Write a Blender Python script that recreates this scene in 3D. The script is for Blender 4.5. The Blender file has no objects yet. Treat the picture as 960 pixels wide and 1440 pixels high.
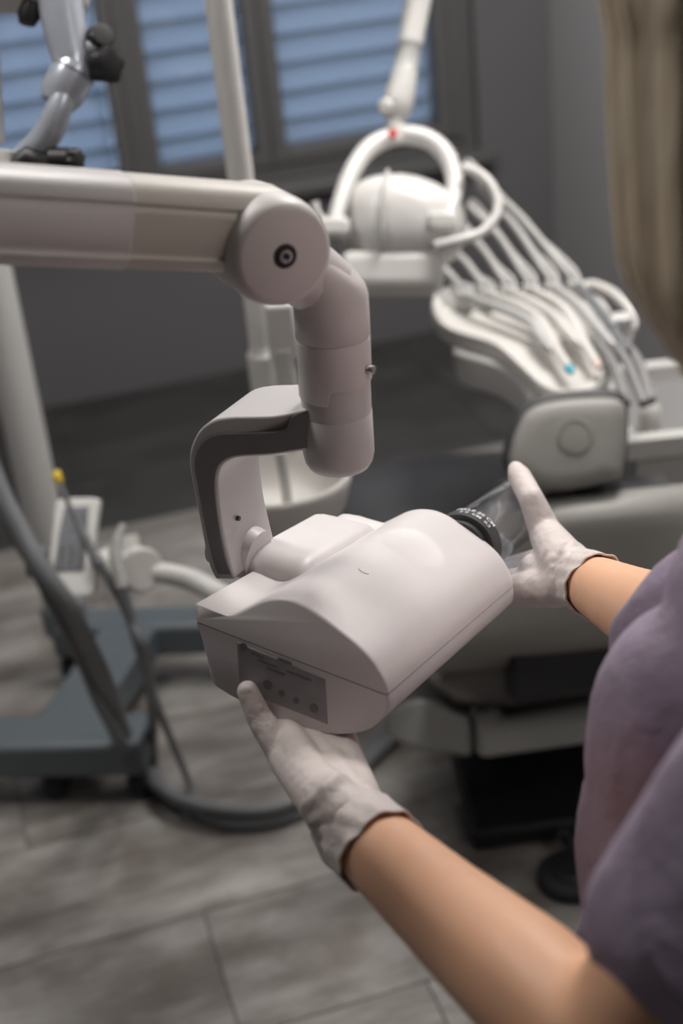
import bpy, bmesh, math, random
from math import radians, sin, cos, pi, sqrt
from mathutils import Vector, Matrix
random.seed(7)
SC = bpy.context.scene
COL = SC.collection
V = Vector
# ------------------------------------------------------------------ camera
FPX = 2000.0
CAM = V((0, 0, 1.75)); PITCH = radians(27.3); ROLL = radians(6)
cf = V((0, cos(PITCH), -sin(PITCH))); r0 = V((1, 0, 0)); u0 = V((0, sin(PITCH), cos(PITCH)))
cr_ = r0*cos(ROLL) - u0*sin(ROLL); cu = u0*cos(ROLL) + r0*sin(ROLL)
cam = bpy.data.cameras.new('camera'); cam.sensor_fit = 'VERTICAL'; cam.sensor_height = 36; cam.lens = 50
cam.clip_start = .02
cam.dof.use_dof = True; cam.dof.focus_distance = 1.22; cam.dof.aperture_fstop = 3.4
co = bpy.data.objects.new('camera', cam); COL.objects.link(co)
M = Matrix((cr_, cu, -cf)).transposed().to_4x4(); M.translation = CAM
co.matrix_world = M; SC.camera = co
# ------------------------------------------------------------------ world, lights, exposure
W = bpy.data.worlds.new('world'); SC.world = W; W.use_nodes = True
W.node_tree.nodes['Background'].inputs[0].default_value = (.46, .57, .76, 1)
W.node_tree.nodes['Background'].inputs[1].default_value = 3.4
SC.view_settings.view_transform = 'Standard'; SC.view_settings.look = 'None'
SC.view_settings.exposure = 0.0; SC.view_settings.gamma = 1; SC.view_settings.use_curve_mapping = False
LAMPS = [((.80, 2.5, 2.73), .6, .8, 40), ((.25, 3.8, 2.73), .6, .6, 7), ((-.75, 1.7, 2.73), .6, .6, 13), ((1.5, .2, 2.73), .6, .6, 6)]  # last entry is an added fill, standing in for right wall bounce
def area(loc, sx, sy, power, col=(1, .965, .94)):
    L = bpy.data.lights.new('ceiling_panel_light', 'AREA'); L.shape = 'RECTANGLE'; L.size = sx; L.size_y = sy
    L.energy = power; L.color = col
    o = bpy.data.objects.new('ceiling_panel_light', L); o.location = loc; COL.objects.link(o); return o
for (p_, sx, sy, pw) in LAMPS: area((p_[0], p_[1], p_[2]-.02), sx, sy, pw)
# ------------------------------------------------------------------ pixel helpers (960 x 1440)
def ray(x, y): return cf + cr_*((x-480)/FPX) + cu*((720-y)/FPX)
def P(x, y, d): return CAM + ray(x, y)*d
def PZ(x, y, z):
    d = ray(x, y); return CAM + d*((z-CAM.z)/d.z)
def PP(x, y, o, n):
    d = ray(x, y); return CAM + d*((o-CAM).dot(n)/d.dot(n))
# ------------------------------------------------------------------ materials
def mat(name, col, rough=.5, metal=0, noise=None, bump=None, spec=.5, emit=None, coat=0, sss=0):
    m = bpy.data.materials.new(name); m.use_nodes = True; nt = m.node_tree; b = nt.nodes['Principled BSDF']
    b.inputs['Base Color'].default_value = (*col, 1); b.inputs['Roughness'].default_value = rough
    b.inputs['Metallic'].default_value = metal; b.inputs['Specular IOR Level'].default_value = spec
    b.inputs['Coat Weight'].default_value = coat
    if sss:
        b.inputs['Subsurface Weight'].default_value = sss; b.inputs['Subsurface Radius'].default_value = (1, .35, .2); b.inputs['Subsurface Scale'].default_value = .006
    tc = nt.nodes.new('ShaderNodeTexCoord')
    if noise:                                  # (scale, amount, second colour)
        n = nt.nodes.new('ShaderNodeTexNoise'); n.inputs['Scale'].default_value = noise[0]; n.inputs['Detail'].default_value = 6
        nt.links.new(tc.outputs['Object'], n.inputs['Vector'])
        r = nt.nodes.new('ShaderNodeValToRGB'); r.color_ramp.elements[0].position = .5-noise[1]; r.color_ramp.elements[1].position = .5+noise[1]
        r.color_ramp.elements[0].color = (*col, 1); r.color_ramp.elements[1].color = (*noise[2], 1)
        nt.links.new(n.outputs['Fac'], r.inputs['Fac']); nt.links.new(r.outputs['Color'], b.inputs['Base Color'])
    if bump:                                   # (scale, strength, distance)
        n = nt.nodes.new('ShaderNodeTexNoise'); n.inputs['Scale'].default_value = bump[0]; n.inputs['Detail'].default_value = 4
        nt.links.new(tc.outputs['Object'], n.inputs['Vector'])
        k = nt.nodes.new('ShaderNodeBump'); k.inputs['Strength'].default_value = bump[1]; k.inputs['Distance'].default_value = bump[2]
        nt.links.new(n.outputs['Fac'], k.inputs['Height']); nt.links.new(k.outputs['Normal'], b.inputs['Normal'])
    if emit:
        b.inputs['Emission Color'].default_value = (*col, 1); b.inputs['Emission Strength'].default_value = emit
    return m
MT = {}
MT['xray'] = mat('xray_white_plastic', (.74, .695, .69), .42, noise=(40, .3, (.70, .66, .66)), bump=(900, .05, .0003))
MT['xray_grey'] = mat('xray_grey_plastic', (.60, .575, .57), .4, bump=(900, .05, .0003))
MT['xray_beige'] = mat('xray_beige_plastic', (.60, .57, .52), .45, bump=(900, .05, .0003))
MT['inlay'] = mat('dark_inlay_plastic', (.22, .215, .215), .5)
MT['seam'] = mat('seam_dark_gasket', (.10, .09, .09), .7)  # dark filler strip in the seam between the two shells
MT['label'] = mat('control_film_print', (.36, .345, .35), .3, noise=(60, .25, (.29, .275, .285)))
MT['label_ink'] = mat('label_print_ink', (.19, .18, .185), .5)
MT['ink'] = mat('printed_dark_ink', (.035, .035, .037), .6)
MT['ink_light'] = mat('printed_light_ink', (.85, .85, .85), .6)
MT['black'] = mat('black_plastic', (.012, .012, .013), .45)
MT['rubber'] = mat('black_rubber', (.018, .018, .02), .7)
MT['steel'] = mat('brushed_steel', (.55, .54, .53), .3, 1, bump=(300, .08, .0005))
MT['chrome'] = mat('polished_chrome', (.9, .9, .9), .08, 1)
MT['white'] = mat('white_lacquer', (.65, .637, .615), .35, noise=(12, .3, (.63, .617, .595)))
MT['cream'] = mat('cream_plastic', (.64, .62, .59), .4)
MT['lgrey'] = mat('light_grey_plastic', (.50, .495, .48), .45, noise=(8, .3, (.47, .465, .455)))
MT['shell'] = mat('chair_shell_grey', (.30, .29, .27), .5, noise=(9, .3, (.285, .277, .257)))
MT['frame_grey'] = mat('chair_frame_grey', (.30, .30, .285), .35)
MT['leather'] = mat('dark_upholstery', (.055, .053, .055), .5, noise=(30, .3, (.045, .044, .046)), bump=(250, .25, .002))
MT['base_blue'] = mat('blue_grey_powder_coat', (.105, .125, .14), .4, noise=(20, .3, (.095, .112, .125)))
MT['hose'] = mat('grey_rubber_hose', (.165, .172, .18), .45, bump=(400, .2, .001))
MT['hose_light'] = mat('pale_silicone_hose', (.46, .45, .435), .45)
MT['post'] = mat('satin_grey_post', (.46, .455, .445), .35)
MT['scope'] = mat('microscope_silver_paint', (.50, .53, .60), .25, .3)
MT['yellow'] = mat('yellow_plastic', (.72, .50, .05), .4)
MT['turq'] = mat('turquoise_plastic', (.03, .38, .50), .4)
MT['pink'] = mat('pink_plastic', (.75, .58, .53), .4)
MT['red'] = mat('red_plastic', (.65, .05, .03), .4)
MT['screen'] = mat('keypad_film', (.15, .16, .18), .4, noise=(70, .2, (.21, .22, .24)))
MT['glove'] = mat('latex_glove', (.74, .665, .64), .5, noise=(60, .25, (.68, .60, .575)), bump=(110, .5, .003), sss=.1)
MT['skin'] = mat('skin', (.90, .525, .335), .5, noise=(35, .3, (.86, .485, .30)), bump=(700, .1, .0006), sss=.15)
MT['tunic'] = mat('mauve_scrubs_cloth', (.36, .295, .39), .8, noise=(14, .3, (.34, .275, .37)), bump=(60, .4, .006))
MT['trouser'] = mat('mauve_trouser_cloth', (.25, .20, .26), .85, bump=(40, .4, .006))
MT['eye'] = mat('eye_white', (.8, .8, .78), .2)
MT['wall'] = mat('grey_wall_paint', (.135, .132, .138), .85, noise=(3, .4, (.128, .126, .132)), bump=(180, .15, .002))
MT['wall_lit'] = mat('lit_grey_wall_paint', (.36, .355, .36), .85, bump=(180, .15, .002))  # the light falling on the right wall is put into a lighter grey
MT['ceil'] = mat('ceiling_paint', (.28, .275, .27), .9)
MT['winframe'] = mat('grey_window_frame', (.115, .112, .112), .5, noise=(20, .3, (.105, .103, .104)))
MT['grout'] = mat('dark_joint', (.10, .094, .088), .9)
MT['strip'] = mat('floor_transition_strip', (.22, .205, .19), .5)
MT['lampface'] = mat('lamp_diffuser', (1, .96, .9), .5, emit=6)
def floor_mat(name, a, b, c, sc=1.0, bumpd=.002):
    m = bpy.data.materials.new(name); m.use_nodes = True; nt = m.node_tree; p = nt.nodes['Principled BSDF']
    tc = nt.nodes.new('ShaderNodeTexCoord'); oi = nt.nodes.new('ShaderNodeObjectInfo')
    ad = nt.nodes.new('ShaderNodeVectorMath'); ad.operation = 'MULTIPLY_ADD'
    ad.inputs[1].default_value = (1, 1, 1)
    sc3 = nt.nodes.new('ShaderNodeVectorMath'); sc3.operation = 'SCALE'; sc3.inputs['Scale'].default_value = 37.0
    cmb = nt.nodes.new('ShaderNodeCombineXYZ')
    nt.links.new(oi.outputs['Random'], cmb.inputs[0]); nt.links.new(oi.outputs['Random'], cmb.inputs[1]); nt.links.new(cmb.outputs[0], sc3.inputs[0])
    nt.links.new(tc.outputs['Object'], ad.inputs[0]); nt.links.new(sc3.outputs[0], ad.inputs[2])
    st = nt.nodes.new('ShaderNodeMapping'); st.inputs['Scale'].default_value = (2.2*sc, 7.0*sc, 1); nt.links.new(ad.outputs[0], st.inputs['Vector'])
    n1 = nt.nodes.new('ShaderNodeTexNoise'); n1.inputs['Scale'].default_value = 1.6; n1.inputs['Detail'].default_value = 9; n1.inputs['Roughness'].default_value = .62
    nt.links.new(st.outputs[0], n1.inputs['Vector'])
    n2 = nt.nodes.new('ShaderNodeTexNoise'); n2.inputs['Scale'].default_value = 7.0*sc; n2.inputs['Detail'].default_value = 5; nt.links.new(ad.outputs[0], n2.inputs['Vector'])
    r1 = nt.nodes.new('ShaderNodeValToRGB'); r1.color_ramp.elements[0].position = .36; r1.color_ramp.elements[1].position = .64
    r1.color_ramp.elements[0].color = (*a, 1); r1.color_ramp.elements[1].color = (*b, 1); nt.links.new(n1.outputs['Fac'], r1.inputs['Fac'])
    r2 = nt.nodes.new('ShaderNodeMapRange'); r2.inputs[1].default_value = .48; r2.inputs[2].default_value = .70; r2.inputs[4].default_value = .75
    nt.links.new(n2.outputs['Fac'], r2.inputs[0])
    mx = nt.nodes.new('ShaderNodeMix'); mx.data_type = 'RGBA'; nt.links.new(r2.outputs[0], mx.inputs[0]); nt.links.new(r1.outputs[0], mx.inputs[6]); mx.inputs[7].default_value = (*c, 1)
    nt.links.new(mx.outputs[2], p.inputs['Base Color']); p.inputs['Roughness'].default_value = .55
    k = nt.nodes.new('ShaderNodeBump'); k.inputs['Strength'].default_value = .2; k.inputs['Distance'].default_value = bumpd
    nt.links.new(n1.outputs['Fac'], k.inputs['Height']); nt.links.new(k.outputs['Normal'], p.inputs['Normal'])
    return m
MT['plank'] = floor_mat('weathered_floor_plank', (.15, .134, .12), (.345, .33, .31), (.12, .096, .08))
MT['tile'] = floor_mat('dark_floor_tile', (.036, .035, .034), (.055, .053, .052), (.031, .029, .028), .7)
def hair_mat():
    m = bpy.data.materials.new('blond_hair'); m.use_nodes = True; nt = m.node_tree; b = nt.nodes['Principled BSDF']
    tc = nt.nodes.new('ShaderNodeTexCoord'); mp = nt.nodes.new('ShaderNodeMapping'); mp.inputs['Scale'].default_value = (260, 260, 6)
    nt.links.new(tc.outputs['Object'], mp.inputs[0]); n = nt.nodes.new('ShaderNodeTexNoise'); n.inputs['Scale'].default_value = 1; n.inputs['Detail'].default_value = 3
    nt.links.new(mp.outputs[0], n.inputs['Vector']); r = nt.nodes.new('ShaderNodeValToRGB')
    r.color_ramp.elements[0].position = .35; r.color_ramp.elements[1].position = .65
    r.color_ramp.elements[0].color = (.70, .56, .38, 1); r.color_ramp.elements[1].color = (.95, .83, .64, 1)
    nt.links.new(n.outputs['Fac'], r.inputs['Fac']); nt.links.new(r.outputs[0], b.inputs['Base Color']); b.inputs['Roughness'].default_value = .45
    k = nt.nodes.new('ShaderNodeBump'); k.inputs['Strength'].default_value = .6; k.inputs['Distance'].default_value = .002
    nt.links.new(n.outputs['Fac'], k.inputs['Height']); nt.links.new(k.outputs[0], b.inputs['Normal'])
    return m
MT['hair'] = hair_mat()
def clear_mat(name, tint, gloss):
    m = bpy.data.materials.new(name); m.use_nodes = True; nt = m.node_tree; nt.nodes.remove(nt.nodes['Principled BSDF'])
    out = nt.nodes['Material Output']; t = nt.nodes.new('ShaderNodeBsdfTransparent'); t.inputs[0].default_value = (*tint, 1)
    g = nt.nodes.new('ShaderNodeBsdfGlossy'); g.inputs['Roughness'].default_value = gloss
    lw = nt.nodes.new('ShaderNodeLayerWeight'); lw.inputs[0].default_value = .5; pw = nt.nodes.new('ShaderNodeMath'); pw.operation = 'POWER'; pw.inputs[1].default_value = 3.5; nt.links.new(lw.outputs['Facing'], pw.inputs[0]); fr = nt.nodes.new('ShaderNodeMath'); fr.operation = 'MULTIPLY_ADD'; fr.inputs[1].default_value = .85; fr.inputs[2].default_value = .05; nt.links.new(pw.outputs[0], fr.inputs[0])
    mx = nt.nodes.new('ShaderNodeMixShader'); nt.links.new(fr.outputs[0], mx.inputs[0]); nt.links.new(t.outputs[0], mx.inputs[1]); nt.links.new(g.outputs[0], mx.inputs[2])
    nt.links.new(mx.outputs[0], out.inputs[0]); return m
MT['clear'] = clear_mat('clear_acrylic', (.88, .90, .93), .06)
MT['glass'] = clear_mat('window_glass', (.92, .95, .97), .02)
def blind_mat():
    m = bpy.data.materials.new('translucent_blind_slat'); m.use_nodes = True; nt = m.node_tree; nt.nodes.remove(nt.nodes['Principled BSDF'])
    out = nt.nodes['Material Output']; d = nt.nodes.new('ShaderNodeBsdfDiffuse'); d.inputs[0].default_value = (.45, .48, .53, 1)
    t = nt.nodes.new('ShaderNodeBsdfTranslucent'); t.inputs[0].default_value = (.55, .57, .60, 1)
    n = nt.nodes.new('ShaderNodeTexNoise'); n.inputs['Scale'].default_value = 5
    mx = nt.nodes.new('ShaderNodeMixShader'); mx.inputs[0].default_value = .62; nt.links.new(d.outputs[0], mx.inputs[1]); nt.links.new(t.outputs[0], mx.inputs[2])
    nt.links.new(mx.outputs[0], out.inputs[0]); return m
MT['slat'] = blind_mat()
# ------------------------------------------------------------------ mesh helpers
def basis(ax):
    ax = ax.normalized(); t = V((0, 0, 1)) if abs(ax.z) < .9 else V((1, 0, 0))
    a = t.cross(ax).normalized(); return a, ax.cross(a).normalized(), ax
def cr(pts, n=8, closed=False):                       # Catmull-Rom through points (Vectors of any size)
    out = []; N = len(pts)
    for i in range(N if closed else N-1):
        g = (lambda k: pts[k % N]) if closed else (lambda k: pts[max(0, min(N-1, k))])
        p0, p1, p2, p3 = g(i-1), g(i), g(i+1), g(i+2)
        for k in range(n):
            t = k/n; out.append(.5*((2*p1)+(p2-p0)*t+(2*p0-5*p1+4*p2-p3)*t*t+(3*p1-p0-3*p2+p3)*t**3))
    if not closed: out.append(pts[-1].copy())
    return out
class MB:
    def __init__(s): s.v = []; s.f = []
    def add(s, vs, fs):
        o = len(s.v); s.v += [V(x) for x in vs]; s.f += [tuple(i+o for i in f) for f in fs]; return s
    def box(s, c, h, ax=None):
        ax = ax or (V((1, 0, 0)), V((0, 1, 0)), V((0, 0, 1))); c = V(c); vs = []
        for i in (-1, 1):
            for j in (-1, 1):
                for k in (-1, 1): vs.append(c+ax[0]*(h[0]*i)+ax[1]*(h[1]*j)+ax[2]*(h[2]*k))
        return s.add(vs, [(0, 1, 3, 2), (4, 6, 7, 5), (0, 4, 5, 1), (2, 3, 7, 6), (0, 2, 6, 4), (1, 5, 7, 3)])
    def loft(s, rings, caps=True, closed=True):
        n = len(rings[0]); vs = [q for r in rings for q in r]; fs = []
        for i in range(len(rings)-1):
            for j in range(n if closed else n-1):
                a = i*n+j; b = i*n+(j+1) % n; fs.append((a, b, b+n, a+n))
        if caps: fs += [tuple(range(n-1, -1, -1)), tuple((len(rings)-1)*n+j for j in range(n))]
        return s.add(vs, fs)
    def tube(s, pts, rad, n=12, caps=True):
        if not isinstance(rad, (list, tuple)): rad = [rad]*len(pts)
        rings = []; a = None
        for i, q in enumerate(pts):
            t = (pts[min(i+1, len(pts)-1)]-pts[max(i-1, 0)]).normalized()
            if a is None: a, b, _ = basis(t)
            else: a = (a-t*a.dot(t)).normalized(); b = t.cross(a)
            rings.append([q+(a*cos(2*pi*k/n)+b*sin(2*pi*k/n))*rad[i] for k in range(n)])
        return s.loft(rings, caps)
    def lathe(s, o, ax, prof, n=32, caps=True):          # prof: (radius, height along axis)
        a, b, z = basis(ax)
        return s.loft([[o+z*h+(a*cos(2*pi*k/n)+b*sin(2*pi*k/n))*r for k in range(n)] for r, h in prof], caps)
    def prism(s, outline, vec):
        return s.loft([list(outline), [q+vec for q in outline]])
    def ell(s, c, ax, rad, n=20, m=12):
        rings = []
        for i in range(m+1):
            t = pi*(.02+.96*i/m); rings.append([c+ax[2]*(rad[2]*-cos(t))+(ax[0]*(rad[0]*cos(2*pi*k/n))+ax[1]*(rad[1]*sin(2*pi*k/n)))*sin(t) for k in range(n)])
        return s.loft(rings)
    def capsule(s, p0, p1, ra, rb, n=16):
        p0, p1 = V(p0), V(p1); a, b, z = basis(p1-p0); L = (p1-p0).length; rings = []
        for i in range(6):
            t = -pi/2+.08+(pi/2-.08)*i/5; rings.append((p0+z*(ra*sin(t)), ra*cos(t)))
        for i in range(6):
            t = (pi/2-.08)*i/5; rings.append((p1+z*(rb*sin(t)), rb*cos(t)))
        return s.loft([[c+(a*cos(2*pi*k/n)+b*sin(2*pi*k/n))*r for k in range(n)] for c, r in rings])
ORG = {}
def thing(name, label, cat, loc, group=None):
    o = bpy.data.objects.new(name, None); COL.objects.link(o); o.location = loc; o.empty_display_size = .05
    o['label'] = label; o['category'] = cat
    if group: o['group'] = group
    ORG[o.name] = V(loc); return o
def finish(o, bevel=0, smooth=True, sub=0, angle=38, seg=2):
    me = o.data
    if smooth:
        me.polygons.foreach_set('use_smooth', [True]*len(me.polygons)); me.set_sharp_from_angle(angle=radians(angle))
    if bevel:
        b = o.modifiers.new('bevel', 'BEVEL'); b.width = bevel; b.segments = seg; b.limit_method = 'ANGLE'; b.angle_limit = radians(35)
        b.harden_normals = False
    if sub:
        d = o.modifiers.new('sub', 'SUBSURF'); d.levels = sub; d.render_levels = sub
def build(mb, name, m, parent=None, bevel=0, smooth=True, sub=0, label=None, cat=None, group=None, kind=None, angle=38, seg=2, org=None, recalc=True):
    og = ORG[parent.name] if parent is not None else (V(org) if org is not None else sum(mb.v, V((0, 0, 0)))/len(mb.v))
    me = bpy.data.meshes.new(name); me.from_pydata([q-og for q in mb.v], [], mb.f)
    if recalc:
        bm = bmesh.new(); bm.from_mesh(me); bmesh.ops.recalc_face_normals(bm, faces=bm.faces); bm.to_mesh(me); bm.free()
    me.materials.append(MT[m]); o = bpy.data.objects.new(name, me); COL.objects.link(o)
    if parent is not None: o.parent = parent
    else: o.location = og
    ORG[o.name] = og
    finish(o, bevel, smooth, sub, angle, seg)
    if label: o['label'] = label
    if cat: o['category'] = cat
    if group: o['group'] = group
    if kind: o['kind'] = kind
    return o
def blob(mb, name, m, parent, voxel, iters=6, fac=.6, label=None, warp=None):
    """union of overlapping closed shapes -> one continuous skin"""
    me = bpy.data.meshes.new(name+'_raw'); me.from_pydata(mb.v, [], mb.f)
    bm = bmesh.new(); bm.from_mesh(me); bmesh.ops.recalc_face_normals(bm, faces=bm.faces); bm.to_mesh(me); bm.free()
    t = bpy.data.objects.new('tmp', me); COL.objects.link(t)
    a = t.modifiers.new('r', 'REMESH'); a.mode = 'VOXEL'; a.voxel_size = voxel
    b = t.modifiers.new('s', 'SMOOTH'); b.iterations = iters; b.factor = fac
    dg = bpy.context.evaluated_depsgraph_get(); dg.update()
    out = bpy.data.meshes.new_from_object(t.evaluated_get(dg)); bpy.data.objects.remove(t); bpy.data.meshes.remove(me)
    out.name = name; og = ORG[parent.name]
    for q in out.vertices:
        w = q.co.copy()
        if warp: w = warp(w)
        q.co = w-og
    out.polygons.foreach_set('use_smooth', [True]*len(out.polygons))
    out.materials.clear(); out.materials.append(MT[m]); o = bpy.data.objects.new(name, out); COL.objects.link(o); o.parent = parent
    ORG[o.name] = og
    if label: o['label'] = label
    return o
def text_mesh(body, size, fn, name, m, parent):
    c = bpy.data.curves.new('txt', 'FONT'); c.body = body; c.size = size; c.align_x = 'CENTER'; c.align_y = 'CENTER'; c.resolution_u = 2; c.offset = size*.018
    t = bpy.data.objects.new('tmp', c); COL.objects.link(t); dg = bpy.context.evaluated_depsgraph_get(); dg.update()
    me = bpy.data.meshes.new_from_object(t.evaluated_get(dg)); bpy.data.objects.remove(t); bpy.data.curves.remove(c)
    me.name = name; og = ORG[parent.name]
    for q in me.vertices: q.co = fn(q.co.x, q.co.y)-og
    me.materials.clear(); me.materials.append(MT[m]); o = bpy.data.objects.new(name, me); COL.objects.link(o); o.parent = parent; ORG[o.name] = og
    return o
# ================================================================== the room
EC = V((.839, 4.797, 0)); E1 = V((.970, .243, 0)).normalized(); EN = V((.243, -.970, 0)).normalized(); UP = V((0, 0, 1))
def R(s, n, z): return EC+E1*s+EN*n+UP*z
def rbox(mb, s0, s1, n0, n1, z0, z1):
    return mb.box(R((s0+s1)/2, (n0+n1)/2, (z0+z1)/2), ((s1-s0)/2, (n1-n0)/2, (z1-z0)/2), (E1, EN, UP))
SL, SN, H = -3.6, 6.0, 2.76
WS0, WS1, WZ0, WZ1 = -2.06, -.262, .60, 2.30
m = MB(); rbox(m, SL-.15, SL+.001, -.2, SN, 0, H); build(m, 'wall_left', 'wall', kind='structure')
m = MB(); rbox(m, SL-.15, WS0, -.2, 0, 0, H); rbox(m, WS1, .15, -.2, 0, 0, H); rbox(m, WS0, WS1, -.2, 0, 0, WZ0); rbox(m, WS0, WS1, -.2, 0, WZ1, H)
build(m, 'wall_back', 'wall', kind='structure')
m = MB(); rbox(m, 0, .15, 0, SN, 0, H); build(m, 'wall_right', 'wall_lit', kind='structure')
m = MB(); rbox(m, SL-.15, .15, SN, SN+.15, 0, H); build(m, 'wall_front', 'wall', kind='structure')
m = MB(); rbox(m, SL-.15, .15, -.2, SN+.15, H, H+.1); build(m, 'ceiling', 'ceil', kind='structure')
m = MB(); rbox(m, SL-.15, .15, -.2, SN+.15, -.10, -.006); fl = build(m, 'floor', 'grout', kind='structure')
ST = .992                                                # transition strip, distance from the back wall
def piece(name, mtl, s0, s1, n0, n1, dz=0):
    mb = MB(); g = .0015
    rbox(mb, s0+g, s1-g, n0+g, n1-g, -.0061, dz)
    og = R((s0+s1)/2, (n0+n1)/2, 0)
    me = bpy.data.meshes.new(name); inv = Matrix((E1, EN, UP))
    me.from_pydata([inv @ (q-og) for q in mb.v], [], mb.f); me.materials.append(MT[mtl])
    o = bpy.data.objects.new(name, me); COL.objects.link(o); o.parent = fl
    o.location = og-ORG[fl.name]; o.rotation_euler = (0, 0, math.atan2(E1.y, E1.x)); return o
s = SL
k = 0
nn = 0
while nn < ST-.03:
    n1 = min(nn+.60, ST-.02); s = SL
    while s < -.01:
        piece('floor_tile', 'tile', s, min(s+.6, 0), nn, n1); s += .6
    nn = n1
nn = ST+.02; row = 0
while nn < SN-.01:
    n1 = min(nn+.30, SN); s = SL-[0, .62, .31, .9][row % 4]
    while s < -.01:
        if s+1.2 > SL+.02: piece('floor_plank', 'plank', max(s, SL), min(s+1.2, 0), nn, n1)
        s += 1.2
    nn = n1; row += 1
m = MB(); rbox(m, SL, 0, ST-.022, ST+.022, -.005, .006); build(m, 'trim_1', 'strip', kind='structure', bevel=.003)
# window: dark frame, three sashes with glass, translucent slat blinds
m = MB()
def frame(mb, s0, s1, z0, z1, w, n0, n1):
    rbox(mb, s0, s0+w, n0, n1, z0, z1); rbox(mb, s1-w, s1, n0, n1, z0, z1); rbox(mb, s0+w, s1-w, n0, n1, z0, z0+w); rbox(mb, s0+w, s1-w, n0, n1, z1-w, z1)
frame(m, WS0+.001, WS1-.001, WZ0+.001, WZ1-.001, .05, -.15, -.03)
rbox(m, -1.404, -1.367, -.15, -.015, WZ0+.05, WZ1-.05); rbox(m, -.9635, -.9565, -.15, -.015, WZ0+.05, WZ1-.05); rbox(m, -2.01, -1.996, -.15, -.015, WZ0+.05, WZ1-.05); rbox(m, -.348, -.312, -.15, -.015, WZ0+.05, WZ1-.05)
win = build(m, 'window_1', 'winframe', kind='structure', bevel=.004)
panes = [(-1.95, -1.45), (-1.321, -1.01), (-.91, -.394)]
for a, b in panes:
    m = MB(); frame(m, a-.047, b+.047, WZ0+.055, WZ1-.055, .046, -.14, -.02); build(m, 'sash', 'winframe', win, bevel=.004)
    m = MB(); rbox(m, a-.002, b+.002, -.062, -.058, .70, WZ1-.10); build(m, 'pane', 'glass', win, smooth=False)
m = MB(); rbox(m, WS0-.05, WS1+.04, .0, .06, WZ0-.035, WZ0); build(m, 'trim_2', 'winframe', kind='structure', bevel=.006)
names = ['pale blue slatted blind behind the leftmost window sash, above the microscope tube', 'narrow pale blue slatted blind behind the middle window sash', 'wide pale blue slatted blind behind the right window sash, beside the surgical lamp arm']
slat_me = {}
for i, (a, b) in enumerate(panes):
    t = thing('window_blind', names[i], 'blind', R((a+b)/2, -.10, .705), 'slatted blinds in the window')
    z = .690
    while z < WZ1-.12:
        mb = MB(); hw = (b-a)/2-.003
        c = R((a+b)/2, -.10, z+.042)
        tl = radians(16); d = UP*cos(tl)+EN*sin(tl); nn_ = EN*cos(tl)-UP*sin(tl)
        prof = []
        for q in range(7):
            u_ = -1+2*q/6; prof.append(d*(u_*.053)+nn_*(-.007*(1-u_*u_)))
        rings = []
        for e in (-1, 1): rings.append([c+E1*(hw*e)+q for q in prof]+[c+E1*(hw*e)+q-nn_*.002 for q in reversed(prof)])
        mb.loft(rings); build(mb, 'slat', 'slat', t)
        z += .088
    mb = MB(); rbox(mb, a+.002, b-.002, -.125, -.075, WZ1-.125, WZ1-.10); build(mb, 'head_rail', 'winframe', t)
# ceiling light fittings; the near right one is an added fill
for i, (p_, sx, sy, pw) in enumerate(LAMPS):
    t = thing('ceiling_light', ['large square ceiling light panel above the dental chair', 'square ceiling light panel near the window', 'square ceiling light panel above the left of the X-ray arm', 'added fill light panel at the near right side of the room'][i], 'ceiling light', (p_[0], p_[1], H), 'ceiling light panels')
    m = MB(); x, y = p_[0], p_[1]
    for dx, dy, hx, hy in ((-sx/2-.01, 0, .012, sy/2+.02), (sx/2+.01, 0, .012, sy/2+.02), (0, -sy/2-.01, sx/2, .012), (0, sy/2+.01, sx/2, .012)): m.box((x+dx, y+dy, H-.018), (hx, hy, .018))
    build(m, 'frame', 'white', t)
    m = MB(); m.box((x, y, H-.008), (sx/2, sy/2, .006)); build(m, 'diffuser', 'lampface', t)
# ================================================================== X-ray unit (foreground)
D0 = 1.08; KS = D0/1.15
b_ = (cf+cr_*((1500-480)/FPX)+cu*((720-150)/FPX)).normalized()
kk = -(1-.116*.285)/(.51-.385*.285); mm_ = -.116-.385*kk
HX = -(cf+cr_*kk+cu*mm_).normalized(); HB = (b_-HX*b_.dot(HX)).normalized(); HZ = HX.cross(HB)
C0 = P(543, 976, D0)
def LW(x, y, z): return C0+HX*x+HB*y+HZ*z
def WL(w): q = w-C0; return V((q.dot(HX), q.dot(HB), q.dot(HZ)))
HW = .295
# bracket frame
XH = V((HX.x, HX.y, 0)).normalized(); NB = V((-XH.y, XH.x, 0))          # NB points away from the camera
PIV = LW(-.19, .106, .024)
FRONT = PIV-NB*.034
xr = thing('dental_xray_unit', 'white dental X-ray machine with jointed arm, yoke and tube head held by gloved hands', 'X-ray machine', tuple(PIV))
# ---- tube head
top = [(-.1835, -.0005), (-.1858, .010), (-.1852, .0145), (-.1810, .0155), (-.160, .0152), (-.150, .0175), (-.142, .0235), (-.133, .0315), (-.123, .0400), (-.112, .0460), (-.099, .0495), (-.084, .0490), (-.068, .0450), (-.050, .0390), (-.032, .0320), (-.019, .0245), (-.009, .0150), (-.003, .0070), (.0005, -.0005)]
top = [V((a*KS, b*KS)) for a, b in top]
tp = cr(top, 4)
low = [(.0005, -.0015), (.0035, -.010), (.0035, -.017), (-.001, -.026), (-.010, -.038), (-.024, -.0475), (-.042, -.0555), (-.060, -.0600), (-.110, -.0600), (-.150, -.0545), (-.160, -.0480), (-.168, -.0300), (-.1765, -.0120), (-.1835, -.0015)]
low = [V((a*KS, b*KS)) for a, b in low]; lp = cr(low, 4)
DC = WL(PP(578, 767, LW(0, 0, .043), HZ))
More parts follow.
